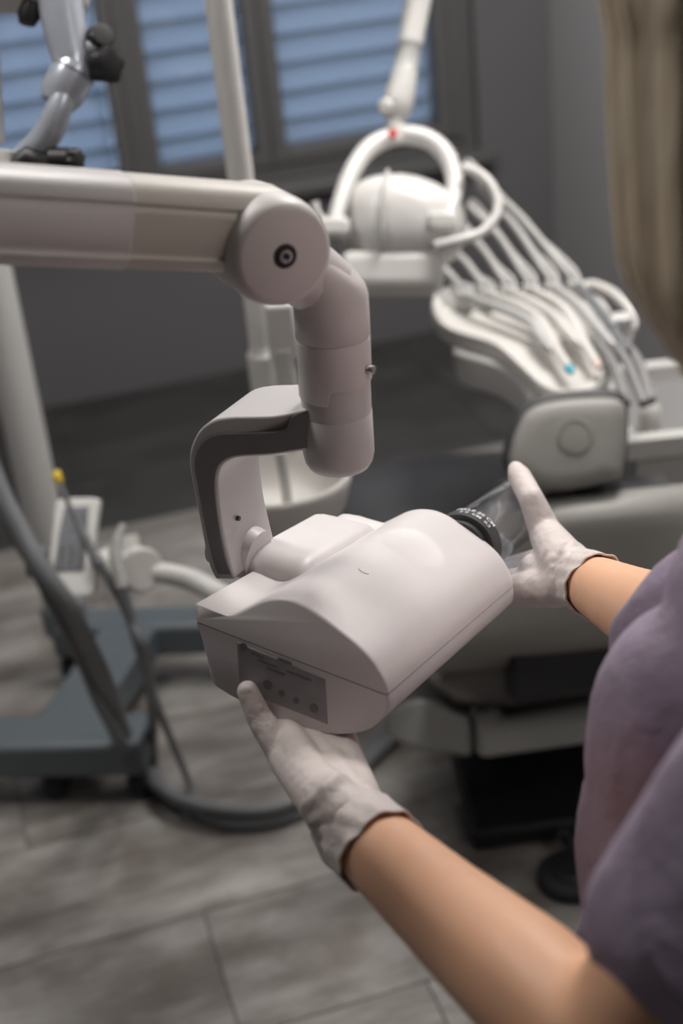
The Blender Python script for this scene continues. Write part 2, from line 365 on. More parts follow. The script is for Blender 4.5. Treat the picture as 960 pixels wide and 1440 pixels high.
def dent(x, y, z):
    dx, dy = (x-DC.x)/.031, (y-DC.y)/.031; d = dx*dx+dy*dy
    if d < 1 and z > .012: z -= .0036*(1-d)
    return z
def shell_rings(prof, c, isdent):
    ys = [(0, .0025), (.0008, .0010), (.0025, 0)]
    n = 90
    for i in range(1, n): ys.append((.0025+(HW-.0145)*i/n, 0))
    ys += [(HW-.012, 0), (HW-.006, .0018), (HW-.002, .005), (HW, .010)]
    rings = []
    for y, ins in ys:
        ring = []
        for q in prof:
            d = V((c[0]-q.x, c[1]-q.y)); L = d.length
            q2 = q+d*(min(ins, L)/max(L, 1e-6)) if abs(q.y) > .002 else q+V((ins if q.x < -.08 else -ins, 0))
            z = q2.y
            if isdent: z = dent(q2.x, y, z)
            ring.append(LW(q2.x, y, z))
        rings.append(ring)
    return rings
# densify the profile where the dent lies
tp2 = []
for i in range(len(tp)-1):
    a, b = tp[i], tp[i+1]; nsub = max(1, int((b-a).length/.0016))
    for k2 in range(nsub): tp2.append(a+(b-a)*(k2/nsub))
tp2.append(tp[-1])
m = MB(); m.loft(shell_rings(tp2, (-.085, .0), True)); head = build(m, 'tube_head', 'xray', xr, angle=50)
m = MB(); m.loft(shell_rings(lp, (-.085, -.01), False)); build(m, 'lower_shell', 'xray', head, angle=50)
m = MB(); m.loft([[LW(q[0], y, q[1]) for q in ((-.170, .002), (-.0015, .002), (-.0015, -.004), (-.170, -.004))] for y in (.002, HW-.01)]); build(m, 'seam_gasket', 'seam', head)
# pivot housing on the left flank
bx = []
for y, ins, zz in ((.092, .016, .012), (.096, .007, .021), (.106, .001, .0275), (.120, 0, .0300), (.225, 0, .0300), (.236, .002, .0275), (.242, .006, .022)):
    prof = [(-.189+ins, -.004), (-.191+ins, .010), (-.186+ins, .6*zz+.008), (-.176+ins, zz), (-.150, zz+.002), (-.128, zz+.001), (-.118, .0), (-.150, -.004)]
    bx.append([LW(a, y, b) for a, b in [(q.x, q.y) for q in cr([V(p_) for p_ in prof], 4, True)]])
m = MB(); m.loft(bx); build(m, 'pivot_housing', 'xray', head, angle=60)
bx = []
for y, ins, zz in ((.238, .004, .018), (.242, .001, .0225), (.262, 0, .0225), (.270, .003, .019)):
    prof = [(-.176+ins, -.004), (-.178+ins, .008), (-.172+ins, zz), (-.140, zz+.004), (-.110, zz+.002), (-.110, -.004)]
    bx.append([LW(a, y, b) for a, b in [(q.x, q.y) for q in cr([V(p_) for p_ in prof], 4, True)]])
m = MB(); m.loft(bx); build(m, 'rear_step', 'xray', head, angle=60)
# small embossed mark on the top
cm = WL(PP(513, 804, LW(0, 0, .044), HZ))
def topz(x):
    for i in range(len(tp)-1):
        if tp[i].x <= x <= tp[i+1].x and tp[i+1].x > tp[i].x:
            t = (x-tp[i].x)/(tp[i+1].x-tp[i].x); return tp[i].y+(tp[i+1].y-tp[i].y)*t
    return 0
arc = [LW(cm.x+.0055*cos(a), cm.y+.006*sin(a), topz(cm.x+.0055*cos(a))+.0001) for a in [radians(-150+12*i) for i in range(11)]]
m = MB(); m.tube(arc, .0005, 6); build(m, 'embossed_mark', 'xray_grey', head)
# printed control panel on the label face
def onface(px, py, dy=-.0006): return PP(px, py, LW(0, dy, 0), HB)
def local_rect(q): return [onface(a, b) for a, b in q]
cpn = WL(onface(398, 960))
m = MB(); m.prism([LW(x, -.0007, z) for x, z in ((-.1315, -.0045), (-.0515, -.0065), (-.0425, -.0435), (-.1225, -.0435))], HB*.0025); build(m, 'control_panel', 'label', head, bevel=.0003, label='dark printed control film')
for (px, py, rr) in ((342, 910, .0034), (376, 963, .0042), (396, 975, .0028), (416, 985, .0028), (441, 996, .0040)):
    c = onface(px, py, -.0009); m = MB(); m.lathe(c+HB*.0004, -HB, [(rr, 0), (rr, .0005)], 20); build(m, 'panel_button', 'label_ink', head)
for (px, py, w) in ((362, 921, .012), (376, 933, .018), (400, 930, .012), (420, 950, .022), (388, 944, .016)):
    c = WL(onface(px, py, -.0009)); m = MB(); m.prism([LW(c.x+a, -.0009, c.z+b) for a, b in ((-w/2, -.001-.02*-w/2*0), (w/2, -.001), (w/2, .001), (-w/2, .001))], HB*.0004); build(m, 'print_line', 'label_ink', head)
# ---- transparent cone with printed collar
CX, CZ, CRD, CL = -.060, .0135, .0335, .152
m = MB(); cb = LW(CX, HW-.002, CZ)
m.lathe(cb, HB, [(CRD, 0), (CRD, CL-.002), (CRD-.0008, CL), (CRD-.0016, CL), (CRD-.0022, CL-.002), (CRD-.0022, 0)], 64, caps=False)
cone = build(m, 'aiming_cone', 'clear', xr, angle=60, label='clear plastic aiming cone')
m = MB(); m.lathe(cb, HB, [(CRD+.0016, CL-.003), (CRD+.0020, CL-.0015), (CRD+.0016, CL), (CRD-.0022, CL), (CRD-.0022, CL-.003)], 64, caps=False); build(m, 'rim', 'clear', cone, angle=60)
m = MB(); m.lathe(cb, HB, [(CRD-.004, .0005), (CRD+.001, .0005), (CRD+.0012, .020), (CRD+.0004, .021), (CRD-.003, .021)], 64, caps=False); build(m, 'printed_collar', 'ink', cone, angle=50)
m = MB(); m.lathe(cb+HB*-.008, HB, [(CRD-.004, 0), (CRD-.004, .011)], 48); build(m, 'cone_socket', 'ink', cone, angle=50)
def around(y0, a0):
    def fn(x, y):
        a = a0-x/(CRD+.0018); return LW(CX, HW, CZ)+HB*(y0+y)+(HX*cos(a)+HZ*sin(a))*(CRD+.0018)
    return fn
text_mesh('PELLE 20 CM', .0078, around(.0158, radians(84)), 'lettering', 'ink_light', cone)
text_mesh('2 0  CM  0.2', .0068, around(.0068, radians(80)), 'lettering', 'ink_light', cone)
# ---- pivot collar between yoke and head
m = MB(); pv = PIV+HX*.0-HX*.004
m.lathe(LW(-.222, .110, .022), HX, [(.019, 0), (.0205, .001), (.0205, .026), (.019, .028)], 40); build(m, 'pivot_collar', 'xray_grey', xr, angle=50)
m = MB(); m.lathe(LW(-.199, .110, .022), HX, [(.0225, 0), (.0240, .002), (.0240, .010), (.022, .02)], 40); build(m, 'pivot_flange', 'xray', xr, angle=50)
# ---- yoke: traced in its own upright plane, with real depth
BW = .068
def fr(px, py, off=0): return PP(px, py, FRONT+NB*off, NB)
outer = [(303, 815), (292, 790), (281, 735), (270, 680), (266, 652), (268, 630), (279, 607), (298, 592), (322, 587), (355, 586), (395, 585), (430, 583), (465, 582)]
inner = [(465, 645), (435, 643), (405, 641), (365, 642), (335, 644), (318, 650), (308, 664), (306, 690), (312, 740), (322, 785), (330, 815)]
oc = cr([V(q) for q in outer], 5); ic = cr([V(q) for q in inner], 5)
def tap(x): t = max(0, min(1, (x-375)/75)); return .016*t*t*(3-2*t)
sq = oc+ic
m = MB(); m.loft([[fr(q.x, q.y)+NB*tap(q.x) for q in sq], [fr(q.x, q.y)+NB*(BW-tap(q.x)) for q in sq]]); yoke = build(m, 'yoke', 'xray_grey', xr, bevel=.006, seg=3, angle=50)
oi = [(306, 808), (297, 780), (287, 735), (277, 680), (273, 655), (276, 636), (287, 620), (303, 612), (325, 610), (360, 609), (392, 608), (400, 603), (403, 592), (415, 586), (432, 584), (456, 584)]
ii = [(456, 641), (432, 640), (405, 638), (365, 639), (333, 641), (314, 648), (304, 663), (302, 690), (308, 740), (317, 785), (325, 808)]
sh2 = [fr(q.x, q.y, -.0008)+NB*tap(q.x) for q in cr([V(q) for q in oi], 5)+cr([V(q) for q in ii], 5)]
m = MB(); m.prism(sh2, NB*.0030); build(m, 'inlay_panel', 'inlay', yoke, angle=50, bevel=.0006)
# screw hole in the inner face
m = MB(); hp = PP(335, 729, PIV-XH*.022, XH)
iv = fr(312, 725); hp = PP(335, 729, iv+XH*.0004, XH); m.lathe(hp-XH*.001, XH, [(.0022, 0), (.0022, .0022), (.0014, .0023)], 20); build(m, 'screw_hole', 'black', yoke)
# ---- vertical column
CEN = FRONT+NB*(BW/2)
cbot = PP(477, 650, CEN, NB); ctop = PP(464, 400, V((0, cbot.y, 0)), V((0, 1, 0)))
CA = (ctop-cbot).normalized(); cR = .0280
def cpos(px, py): q = PP(px, py, cbot, V((0, 1, 0))); return (q-cbot).dot(CA)
ha, hb, hc, hd, he = 0, cpos(475, 577), cpos(472, 533), cpos(467, 472), cpos(464, 405)
m = MB(); m.lathe(cbot, CA, [(cR*.72, -.004), (cR*.86, -.002), (cR*.97, .003), (cR*1.02, .010), (cR*1.0, hb-.0008), (cR*.97, hb)], 56); build(m, 'column_foot', 'xray_grey', xr, angle=50)
m = MB(); m.lathe(cbot, CA, [(cR*.985, hb), (cR*.985, hc+.01)], 56); build(m, 'column_sleeve', 'xray_grey', xr)
# outer sleeve with a stepped cut on its lower edge
m = MB(); n = 96; a1, a2, _ = basis(CA); vt = (CAM-cbot); rings = [[], [], [], []]
def toward(px):
    return None
base_ang = math.atan2(vt.dot(a2), vt.dot(a1))
lft = math.atan2((-cr_).dot(a2), (-cr_).dot(a1))
for k2 in range(n):
    a = 2*pi*k2/n; d = a1*cos(a)+a2*sin(a)
    rel = (d.dot(cr_))                       # image left (-1) to right (+1)
    facing = d.dot(vt) > 0
    lowz = hc-.012 if (rel < -.15) else hc
    rings[0].append(cbot+CA*lowz+d*cR*1.0); rings[1].append(cbot+CA*(lowz+.001)+d*cR*1.03); rings[2].append(cbot+CA*(hd-.0006)+d*cR*1.03); rings[3].append(cbot+CA*hd+d*cR*1.0)
m.loft(rings); build(m, 'column_outer_sleeve', 'xray', xr, angle=50)
m = MB()
rr = []
sl = cr_*1.0                                  # image right
for hgt, rad, off, tilt in ((hd, 1.0, 0, 0), (hd+.0008, 1.035, 0, 0), (he-.02, 1.03, 0, 0), (he-.002, 1.02, 0, -.10), (he+.013, .98, -.0006, -.42), (he+.023, .88, -.002, -.66), (he+.030, .66, -.0045, -.80), (he+.033, .34, -.0065, -.85)):
    ring = []
    for k2 in range(48):
        a = 2*pi*k2/48; d = a1*cos(a)+a2*sin(a); ring.append(cbot+CA*(hgt+tilt*cR*rad*d.dot(cr_))+sl*off+d*cR*rad)
    rr.append(ring)
m.loft(rr); build(m, 'elbow_shell', 'xray', xr, angle=60)
sc = cbot+CA*cpos(470, 512); sd = (cr_*.86-cf*.5); sd = (sd-CA*sd.dot(CA)).normalized()
m = MB(); m.lathe(sc+sd*cR*.99, sd, [(.0042, 0), (.0042, .002), (.003, .0022), (.0028, .0045), (.0034, .005), (.0034, .0065), (.002, .0072)], 20); build(m, 'set_screw', 'steel', xr)
# ---- elbow disc and beam arm
dcn = P(384, 350, 1.0); bl = P(0, 305, .91); br = P(385, 327, 1.0)
BD = (bl-br).normalized()
DA = V((-.03, -1, .10)); DA = (DA-BD*DA.dot(BD)).normalized()
DR = .0392
m = MB(); m.lathe(dcn, DA, [(DR*.80, -.060), (DR*.93, -.056), (DR*.985, -.048), (DR, -.036), (DR, .000), (DR*.985, .009), (DR*.93, .0165), (DR*.86, .0195), (DR*.80, .0205)], 72); disc = build(m, 'elbow_disc', 'xray', xr, angle=50)
m = MB(); bc = dcn+DA*.0205; m.lathe(bc-DA*.001, DA, [(.0086, 0), (.0086, .0016), (.0075, .002), (.0050, .002), (.0048, .0006)], 36); bolt = build(m, 'bolt_ring', 'rubber', disc, angle=40)
m = MB(); m.lathe(bc+DA*.0008, DA, [(.0046, 0), (.0046, .0014), (.0030, .0015), (.0029, .0002)], 28); build(m, 'bolt_socket', 'steel', disc, angle=40)
m = MB(); m.lathe(bc+DA*.0011, DA, [(.0026, 0), (.0026, .0002)], 6); build(m, 'hex_recess', 'black', disc)
# neck from the disc to the elbow shell
m = MB(); m.tube([dcn-DA*.03, dcn-DA*.05+(cbot+CA*he-(dcn-DA*.05))*.5, cbot+CA*(he-.002)], [.030, .028, .025], 24); build(m, 'elbow_neck', 'xray', xr)
BU = (V((0, 0, 1))-BD*BD.z).normalized(); BS = BD.cross(BU).normalized()
if BS.dot(CAM-dcn) < 0: BS = -BS                 # BS faces the camera
def beam_ring(o, hh, hwid, g=.0018):
    c = [(-hwid, hh-.012), (-hwid+.004, hh-.004), (-hwid+.012, hh), (hwid-.022, hh), (hwid-.016, hh-.0006), (hwid-.0105, hh-.0024), (hwid-.006, hh-.0052), (hwid-.0028, hh-.0088), (hwid-.0008, hh-.0122), (hwid, hh-.0150), (hwid-g, hh-.0165), (hwid-g, hh-.0185), (hwid+.0004, hh-.021),
         (hwid+.0014, hh*.3), (hwid+.0012, 0), (hwid+.0004, -hh+.016), (hwid-g*.7, -hh+.0135), (hwid-g*.7, -hh+.012), (hwid, -hh+.010), (hwid-.004, -hh+.003), (hwid-.012, -hh), (-hwid+.012, -hh), (-hwid+.004, -hh+.004), (-hwid, -hh+.012)]
    return [o+BS*a+BU*b for a, b in c]
bo = br-BS*.012
q172 = PP(172, 315, bo, BS); L172 = (q172-bo).dot(BD)
HH = .0309
m = MB(); m.loft([beam_ring(bo+BD*(-.002), HH*.985, .021), beam_ring(bo+BD*(L172-.0004), HH*1.0, .021)]); build(m, 'arm_end_section', 'xray_beige', xr, angle=42)
m = MB(); m.loft([beam_ring(bo+BD*L172, HH*1.0, .0217), beam_ring(bo+BD*(L172+.001), HH*1.015, .0226), beam_ring(bo+BD*.86, HH*1.0, .0226)]); build(m, 'arm_beam', 'xray_grey', xr, angle=42)
em = bo+BD*.86
m = MB(); m.lathe(em-UP*.06, UP, [(.04, 0), (.047, .004), (.047, .12), (.04, .126)], 40); build(m, 'arm_joint', 'xray', xr, angle=45)
wq = R(SL, 0, 0); tgt = em+UP*.09; nl = -E1; tgt2 = tgt+nl*((wq-tgt).dot(nl)-.03)
m = MB(); m.tube([em+UP*.05, em+UP*.085, em+UP*.09+nl*.05, tgt2], [.03, .03, .03, .03], 24); build(m, 'wall_arm', 'xray', xr)
m = MB(); m.box(tgt2-V((0, 0, .08))+nl*.012, (.017, .07, .22), (E1, EN, UP)); build(m, 'wall_mount', 'xray', xr, bevel=.01)
# ================================================================== surgical lamp on its post
def vline(px, py, d, z): q = P(px, py, d); return V((q.x, q.y, z))
PB = P(335, 225, 2.1); PB = V((PB.x, PB.y, 0))
lamp = thing('surgical_lamp', 'white dental surgical lamp with oval reflector head, loop handles and long post', 'lamp', (PB.x, PB.y, .62))
def ppz(z): return V((PB.x, PB.y, z))
m = MB(); m.lathe(ppz(0), UP, [(.026, .62), (.026, .955), (.0215, .96), (.0195, .975), (.0195, 2.36), (.018, 2.365)], 32); build(m, 'post', 'white', lamp, angle=40)
m = MB(); m.lathe(ppz(0), UP, [(.024, 1.60), (.024, 1.66)], 32); build(m, 'post_collar', 'lgrey', lamp)
AT = P(592, -10, 2.55); AT2 = V((AT.x+.03, AT.y+.02, 2.34))
m = MB(); m.tube(cr([ppz(2.335), ppz(2.34)+(AT2-ppz(2.34))*.5, AT2], 8), .022, 20); build(m, 'overhead_arm', 'white', lamp)
jt = P(556, 160, 2.5)
m = MB(); a_, b2 = P(593, -30, 2.5), P(566, 118, 2.5); m.tube([AT2, a_, a_+(b2-a_)*.62], [.024, .0235, .0225], 20); build(m, 'drop_arm', 'white', lamp)
m = MB(); m.tube([a_+(b2-a_)*.62, a_+(b2-a_)*.64, a_+(b2-a_)*.86, a_+(b2-a_)*.88], [.0225, .0205, .0205, .0225], 20); build(m, 'arm_ring', 'lgrey', lamp)
m = MB(); m.tube([a_+(b2-a_)*.88, b2, P(560, 140, 2.5), P(556, 160, 2.5), P(554, 170, 2.5)], [.0225, .024, .028, .025, .014], 20); build(m, 'arm_knuckle', 'white', lamp)
m = MB(); jd = (P(535, 150, 2.42)-jt).normalized(); m.lathe(P(547, 152, 2.5), jd, [(.012, -.02), (.016, 0), (.014, .02), (.009, .026)], 20); build(m, 'friction_knob', 'white', lamp)
m = MB(); m.tube([P(556, 166, 2.5), P(556, 190, 2.5), P(557, 200, 2.5)], [.015, .017, .018], 20); build(m, 'swivel', 'white', lamp)
m = MB(); m.lathe(P(552, 188, 2.478), -cf, [(.006, 0), (.008, .002), (.006, .005)], 16); build(m, 'red_marker', 'red', lamp, label='small red dot')
# yoke hoop around the head
hoop = [(470, 318, 2.40), (478, 285, 2.42), (493, 245, 2.45), (515, 212, 2.48), (545, 194, 2.5), (575, 190, 2.5), (605, 198, 2.5), (628, 220, 2.49), (639, 255, 2.47), (636, 285, 2.44), (628, 308, 2.42)]
m = MB(); m.tube(cr([P(*q) for q in hoop], 5), [.013+.004*sin(pi*i/50) for i in range(51)], 14); build(m, 'yoke_hoop', 'white', lamp)
for nm, q in (('yoke_foot', (470, 320)), ('yoke_foot', (622, 312))):
    m = MB(); m.box(P(q[0], q[1], 2.40), (.026, .016, .014), (cr_, cu, cf)); build(m, nm, 'white', lamp, bevel=.008, seg=3)
# reflector head: two-lobed shell
hc_ = P(566, 312, 2.46)
def lring(t, flat):
    pts = []
    for k2 in range(40):
        a = 2*pi*k2/40; x, y = cos(a), sin(a)
        sx = .118*(1 if abs(x) < .99 else 1); e = 2.6
        rx = math.copysign(abs(x)**(2/e), x)*.112; ry = math.copysign(abs(y)**(2/e), y)*.085
        if y > 0: ry *= 1-.30*max(0, x)+.02
        pts.append((rx, ry))
    return pts
rings = []
for sc_, dz in ((.0, -.105), (.30, -.103), (.55, -.094), (.75, -.076), (.90, -.048), (.98, -.018), (1.0, .008), (.97, .022), (.90, .026)):
    rings.append([hc_+cr_*(x*max(sc_, .02))+cu*(y*max(sc_, .02))+cf*(dz*.8+.02) for x, y in lring(0, 0)])
m = MB(); m.loft(rings); lh = build(m, 'reflector_head', 'white', lamp, angle=60)
m = MB(); ridge = [P(545, 240, 2.43), P(540, 262, 2.405), P(537, 300, 2.392), P(536, 335, 2.395), P(537, 358, 2.42)]
m.tube(cr(ridge, 5), .004, 8); build(m, 'shell_joint', 'lgrey', lh)
m = MB(); m.box(P(550, 385, 2.46), (.088, .034, .05), (cr_, cu, cf)); build(m, 'lamp_housing', 'white', lamp, bevel=.018, seg=3)
# loop handle on the right
lp_ = [(615, 345, 2.38), (645, 338, 2.38), (675, 328, 2.39), (695, 308, 2.40), (700, 285, 2.41), (690, 260, 2.42), (672, 243, 2.43), (650, 236, 2.44)]
m = MB(); m.tube(cr([P(*q) for q in lp_], 5), .0085, 12); build(m, 'loop_handle', 'white', lamp)
m = MB(); m.tube([P(612, 350, 2.40), P(640, 342, 2.40)], [.014, .012], 16); build(m, 'handle_grip', 'white', lamp)
# side cup behind the X-ray elbow
m = MB(); m.tube([P(441, 285, 2.42), P(446, 300, 2.42), P(470, 322, 2.42)], [.009, .006, .006], 12); build(m, 'aiming_stub', 'white', lamp)
# ================================================================== cuspidor with bowl
SB = PZ(389, 666, .85); SP = V((SB.x, SB.y, 0))
cus = thing('spittoon', 'round white spittoon bowl with drain post, behind the X-ray yoke', 'spittoon', (SB.x, SB.y, .55))
RB = .110
m = MB(); m.lathe(V((SB.x, SB.y, .85)), UP, [(.026, -.072), (.052, -.068), (.078, -.054), (.095, -.030), (.1015, -.008), (.1035, .000), (.107, .0035), (RB, .001), (RB+.001, -.006), (RB-.003, -.022), (.096, -.056), (.078, -.088), (.06, -.105), (.05, -.12)], 64); build(m, 'bowl', 'cream', cus, angle=60)
m = MB(); m.lathe(V((SB.x+.012, SB.y-.040, .776)), UP, [(.030, 0), (.028, .006), (.012, .009), (.010, .010)], 32); build(m, 'drain_sieve', 'lgrey', cus, angle=50)
m = MB(); m.tube([V((SB.x+.012, SB.y-.040, .78)), V((SB.x+.012, SB.y-.038, .84)), V((SB.x+.010, SB.y-.034, .90))], .008, 12); build(m, 'rinse_pipe', 'lgrey', cus)
m = MB(); m.box((SB.x+.01, SB.y+.02, .64), (.075, .07, .10)); body = build(m, 'unit_block', 'lgrey', cus, bevel=.02, seg=3)
m = MB(); m.tube(cr([V((SB.x+.06, SB.y+.05, .60)), V((SB.x+.22, SB.y+.2, .50)), V((.22, 2.28, .42)), V((.36, 2.5, .36))], 8), .035, 20); build(m, 'support_arm', 'lgrey', cus)
m = MB(); m.tube(cr([ppz(.66), ppz(.655)+(V((SB.x, SB.y, .64))-ppz(.655))*.4, V((SB.x+.02, SB.y+.06, .64))], 6), .022, 16); build(m, 'post_bracket_arm', 'white', lamp)
# lower post housing of the lamp beside the bowl
m = MB(); q = P(396, 462, 2.12); m.box(q, (.022, .022, .044)); build(m, 'post_bracket', 'white', lamp, bevel=.006)
m = MB(); q0 = P(398, 490, 2.12); m.tube([q0, V((q0.x, q0.y, .80))], .016, 16); build(m, 'cable_sleeve', 'lgrey', lamp)
# ================================================================== assistant console
AD = 2.32
con = thing('assistant_console', 'white assistant keypad console with grey touch panel on a curved arm', 'console', tuple(P(130, 830, AD)))
def AP(x, y, d=0): return P(x, y, AD+d)
kc = cr([V(q) for q in ((84, 703), (110, 700), (136, 702), (138, 715), (131, 770), (134, 800), (132, 832), (122, 838), (90, 839), (69, 837), (66, 825), (72, 760), (77, 712))], 3, True)
m = MB(); m.prism([AP(q.x, q.y, (770-q.y)/70*.02) for q in kc], cf*.03); kp = build(m, 'keypad_housing', 'white', con, bevel=.006, seg=3)
ki = [(91, 714), (125, 712), (121, 760), (119, 800), (115, 803), (76, 804), (77, 790), (84, 745)]
m = MB(); m.prism([AP(q[0], q[1], (770-q[1])/70*.02-.0015) for q in ki], cf*.006); build(m, 'keypad_film', 'screen', con)
m = MB()
for r_ in range(4):
    for c_ in range(3):
        x = 85+c_*13-r_*1.2; y = 770+r_*9
        mm2 = MB(); q = AP(x+4, y, (770-y)/70*.02-.003); mm2.lathe(q, -cf, [(.004, 0), (.004, .0012)], 14); build(mm2, 'keypad_button', 'inlay', con)
m = MB(); m.tube(cr([AP(140, 800), AP(160, 790), AP(180, 790)], 5), [.026]*11, 18); build(m, 'holder_block', 'cream', con)
m = MB(); ax = (P(215, 800, AD-.06)-P(190, 795, AD)).normalized()
m.lathe(AP(192, 800), ax, [(.030, -.022), (.037, -.018), (.037, .022), (.033, .028)], 32); build(m, 'holder_disc', 'cream', con, angle=40)
m = MB(); m.tube([AP(178, 752), AP(181, 775), AP(184, 800)], [.018, .020, .020], 18); build(m, 'holder_cup', 'cream', con)
m = MB(); m.tube([AP(162, 800, -.02), AP(166, 825, -.02)], [.013, .015], 16); build(m, 'holder_cup', 'cream', con)
m = MB(); m.tube(cr([AP(208, 803), AP(240, 808), AP(275, 818), AP(320, 842, -.03), P(360, 850, 2.2), V((SB.x-.05, SB.y, .62))], 6), [.017+.003*i/30 for i in range(31)], 18); build(m, 'console_arm', 'white', con)
# instruments in the console
sy = thing('air_water_syringe', 'thin grey syringe with a yellow tip leaning against the keypad console', 'syringe', tuple(AP(150, 800)))
m = MB(); m.tube(cr([AP(84, 680, -.05), AP(98, 712, -.05), AP(122, 762, -.05), AP(140, 795, -.05)], 5), [.0045]*9+[.008]*4+[.010]*3, 12); build(m, 'handle', 'hose', sy)
m = MB(); m.tube([AP(78, 662, -.05), AP(79, 665, -.05), AP(83, 677, -.05), AP(84, 680, -.05)], [.005, .0075, .0075, .005], 14); build(m, 'tip', 'yellow', sy, label='bright yellow tip')
m = MB(); m.tube(cr([AP(140, 795, -.05), AP(162, 830, -.04), AP(182, 872, 0), PZ(205, 945, .38), PZ(228, 1010, .18), PZ(268, 1110, .012), PZ(262, 1150, .012)], 6), .0075, 12); build(m, 'hose', 'hose', sy)
se = thing('suction_handpiece', 'upright white tipped suction handpiece in the console holder', 'suction tube', tuple(AP(170, 800)))
m = MB(); m.tube([AP(165, 758, -.06), AP(162, 775, -.06), AP(166, 800, -.06), AP(172, 826, -.06)], [.008, .011, .011, .010], 14); build(m, 'handle', 'lgrey', se)
m = MB(); m.tube([AP(174, 737, -.06), AP(170, 746, -.06), AP(165, 758, -.06)], [.006, .006, .007], 12); build(m, 'tip', 'white', se)
m = MB(); m.tube(cr([AP(172, 826, -.06), AP(184, 872, -.04), AP(205, 925, 0), PZ(214, 1000, .22), PZ(216, 1060, .06), PZ(222, 1100, .014), PZ(250, 1135, .014)], 6), .0095, 12); build(m, 'hose', 'hose', se)
hz = [P(-30, 610, 2.25), P(0, 690, 2.25), P(28, 745, 2.25), P(58, 800, 2.25), P(95, 850, 2.28), P(122, 905, 2.35), P(150, 965, 2.45), PZ(180, 1045, .10), PZ(215, 1098, .020), PZ(260, 1132, .016), PZ(320, 1154, .016), PZ(380, 1152, .016), PZ(430, 1135, .016), PZ(500, 1085, .016), PZ(560, 1030, .016)]
h1 = MB(); h1.tube(cr(hz, 6), .016, 14); build(h1, 'suction_hose', 'hose', label='thick grey suction hose drooping to the floor in a wide loop', cat='hose')
hz2 = [P(-40, 650, 2.3), P(10, 735, 2.3), P(48, 795, 2.3), P(82, 862, 2.33), P(118, 935, 2.42), P(146, 1000, 2.5), PZ(190, 1075, .06), PZ(240, 1118, .048), PZ(300, 1136, .048), PZ(370, 1138, .048), PZ(425, 1120, .046), PZ(500, 1070, .014), PZ(560, 1015, .014)]
h1 = MB(); h1.tube(cr(hz2, 6), .0115, 14); build(h1, 'suction_hose', 'hose', label='thinner grey hose running just above the thick suction hose', cat='hose')
m = MB(); m.box(AP(52, 790, -.04), (.016, .024, .02), (cr_, cu, cf)); build(m, 'hose_clip', 'hose', con, bevel=.006)
# ================================================================== microscope on its rolling floor stand
FB = PZ(108, 948, 0)
mic = thing('dental_microscope', 'silver dental microscope hanging from a grey post on a rolling H-shaped base', 'microscope', (FB.x, FB.y, 0))
bz0, bz1 = .075, .155
def beamz(mb, a, b, w, z0=bz0, z1=bz1):
    d = (b-a); L = d.length/2; d.normalize(); s_ = UP.cross(d); c = (a+b)/2
    return mb.box(V((c.x, c.y, (z0+z1)/2)), (L, w, (z1-z0)/2), (d, s_, UP))
f0, f1 = PZ(-160, 1032, bz1), PZ(205, 1022, bz1); g0, g1 = PZ(75, 870, bz1), PZ(330, 862, bz1)
c0, c1 = PZ(92, 1010, bz1), PZ(188, 868, bz1)
m = MB(); beamz(m, f0, f1, .055); build(m, 'front_rail', 'base_blue', mic, bevel=.012)
m = MB(); beamz(m, g0, g1, .045); build(m, 'rear_rail', 'base_blue', mic, bevel=.012)
m = MB(); beamz(m, c0, c1, .062, bz0+.002, bz1-.002); build(m, 'centre_beam', 'base_blue', mic, bevel=.006)
for q in (f0+(f1-f0)*.04, f1-(f1-f0)*.06, f0+(f1-f0)*.62, g0+(g1-g0)*.05, g1-(g1-g0)*.1):
    t = MB(); e = (f1-f0).normalized(); t.lathe(V((q.x, q.y, .036))-e*.018, e, [(.030, 0), (.036, .004), (.036, .032), (.030, .036)], 24); wheel = build(t, 'caster', 'rubber', mic, angle=40)
    t = MB(); t.box((q.x, q.y, .066), (.02, .02, .012)); build(t, 'caster_fork', 'black', mic, bevel=.004)
m = MB(); m.lathe(V((FB.x, FB.y, 0)), UP, [(.05, bz1-.03), (.05, bz1+.02), (.043, bz1+.03)], 32); build(m, 'post_socket', 'base_blue', mic, angle=40)
FBt = V((FB.x-.02, FB.y, 2.02))
m = MB(); m.lathe(V((FB.x, FB.y, 0)), UP, [(.042, bz1-.02), (.042, 2.02), (.036, 2.03)], 32); build(m, 'post', 'post', mic, angle=40)
MD = 1.72
def MP(x, y, d=0): return P(x, y, MD+d)
mt_ = MP(78, -60); hub = V((mt_.x, mt_.y, 2.0))
m = MB(); m.tube([FBt, FBt+(hub-FBt)*.5+UP*.02, hub], .032, 20); build(m, 'balance_arm', 'post', mic)
m = MB(); m.tube([hub, V((mt_.x, mt_.y, mt_.z+.05)), mt_], .026, 20); build(m, 'hanger', 'post', mic)
m = MB(); m.box(MP(20, -22, .02), (.085, .022, .05), (cr_, cu, cf)); build(m, 'optics_head', 'white', mic, bevel=.012, seg=3)
m = MB(); m.tube(cr([MP(78, -40), MP(84, 0), MP(92, 45), MP(100, 80), MP(103, 108)], 6), [.030, .030, .029, .029, .0285, .028, .028, .0275, .027, .027, .0265, .026, .026, .0255, .025, .025, .0245, .024, .024, .0235, .023, .0225, .022, .022, .022], 28); build(m, 'optic_tube', 'scope', mic, angle=50)
m = MB(); m.tube([MP(106, 92), MP(102, 103), MP(86, 133), MP(80, 146)], [.024, .0265, .0265, .021], 32); build(m, 'objective_barrel', 'scope', mic, angle=40)
m = MB(); m.tube([MP(103.5, 101), MP(102, 104)], [.0272, .0272], 32); build(m, 'barrel_groove', 'inlay', mic)
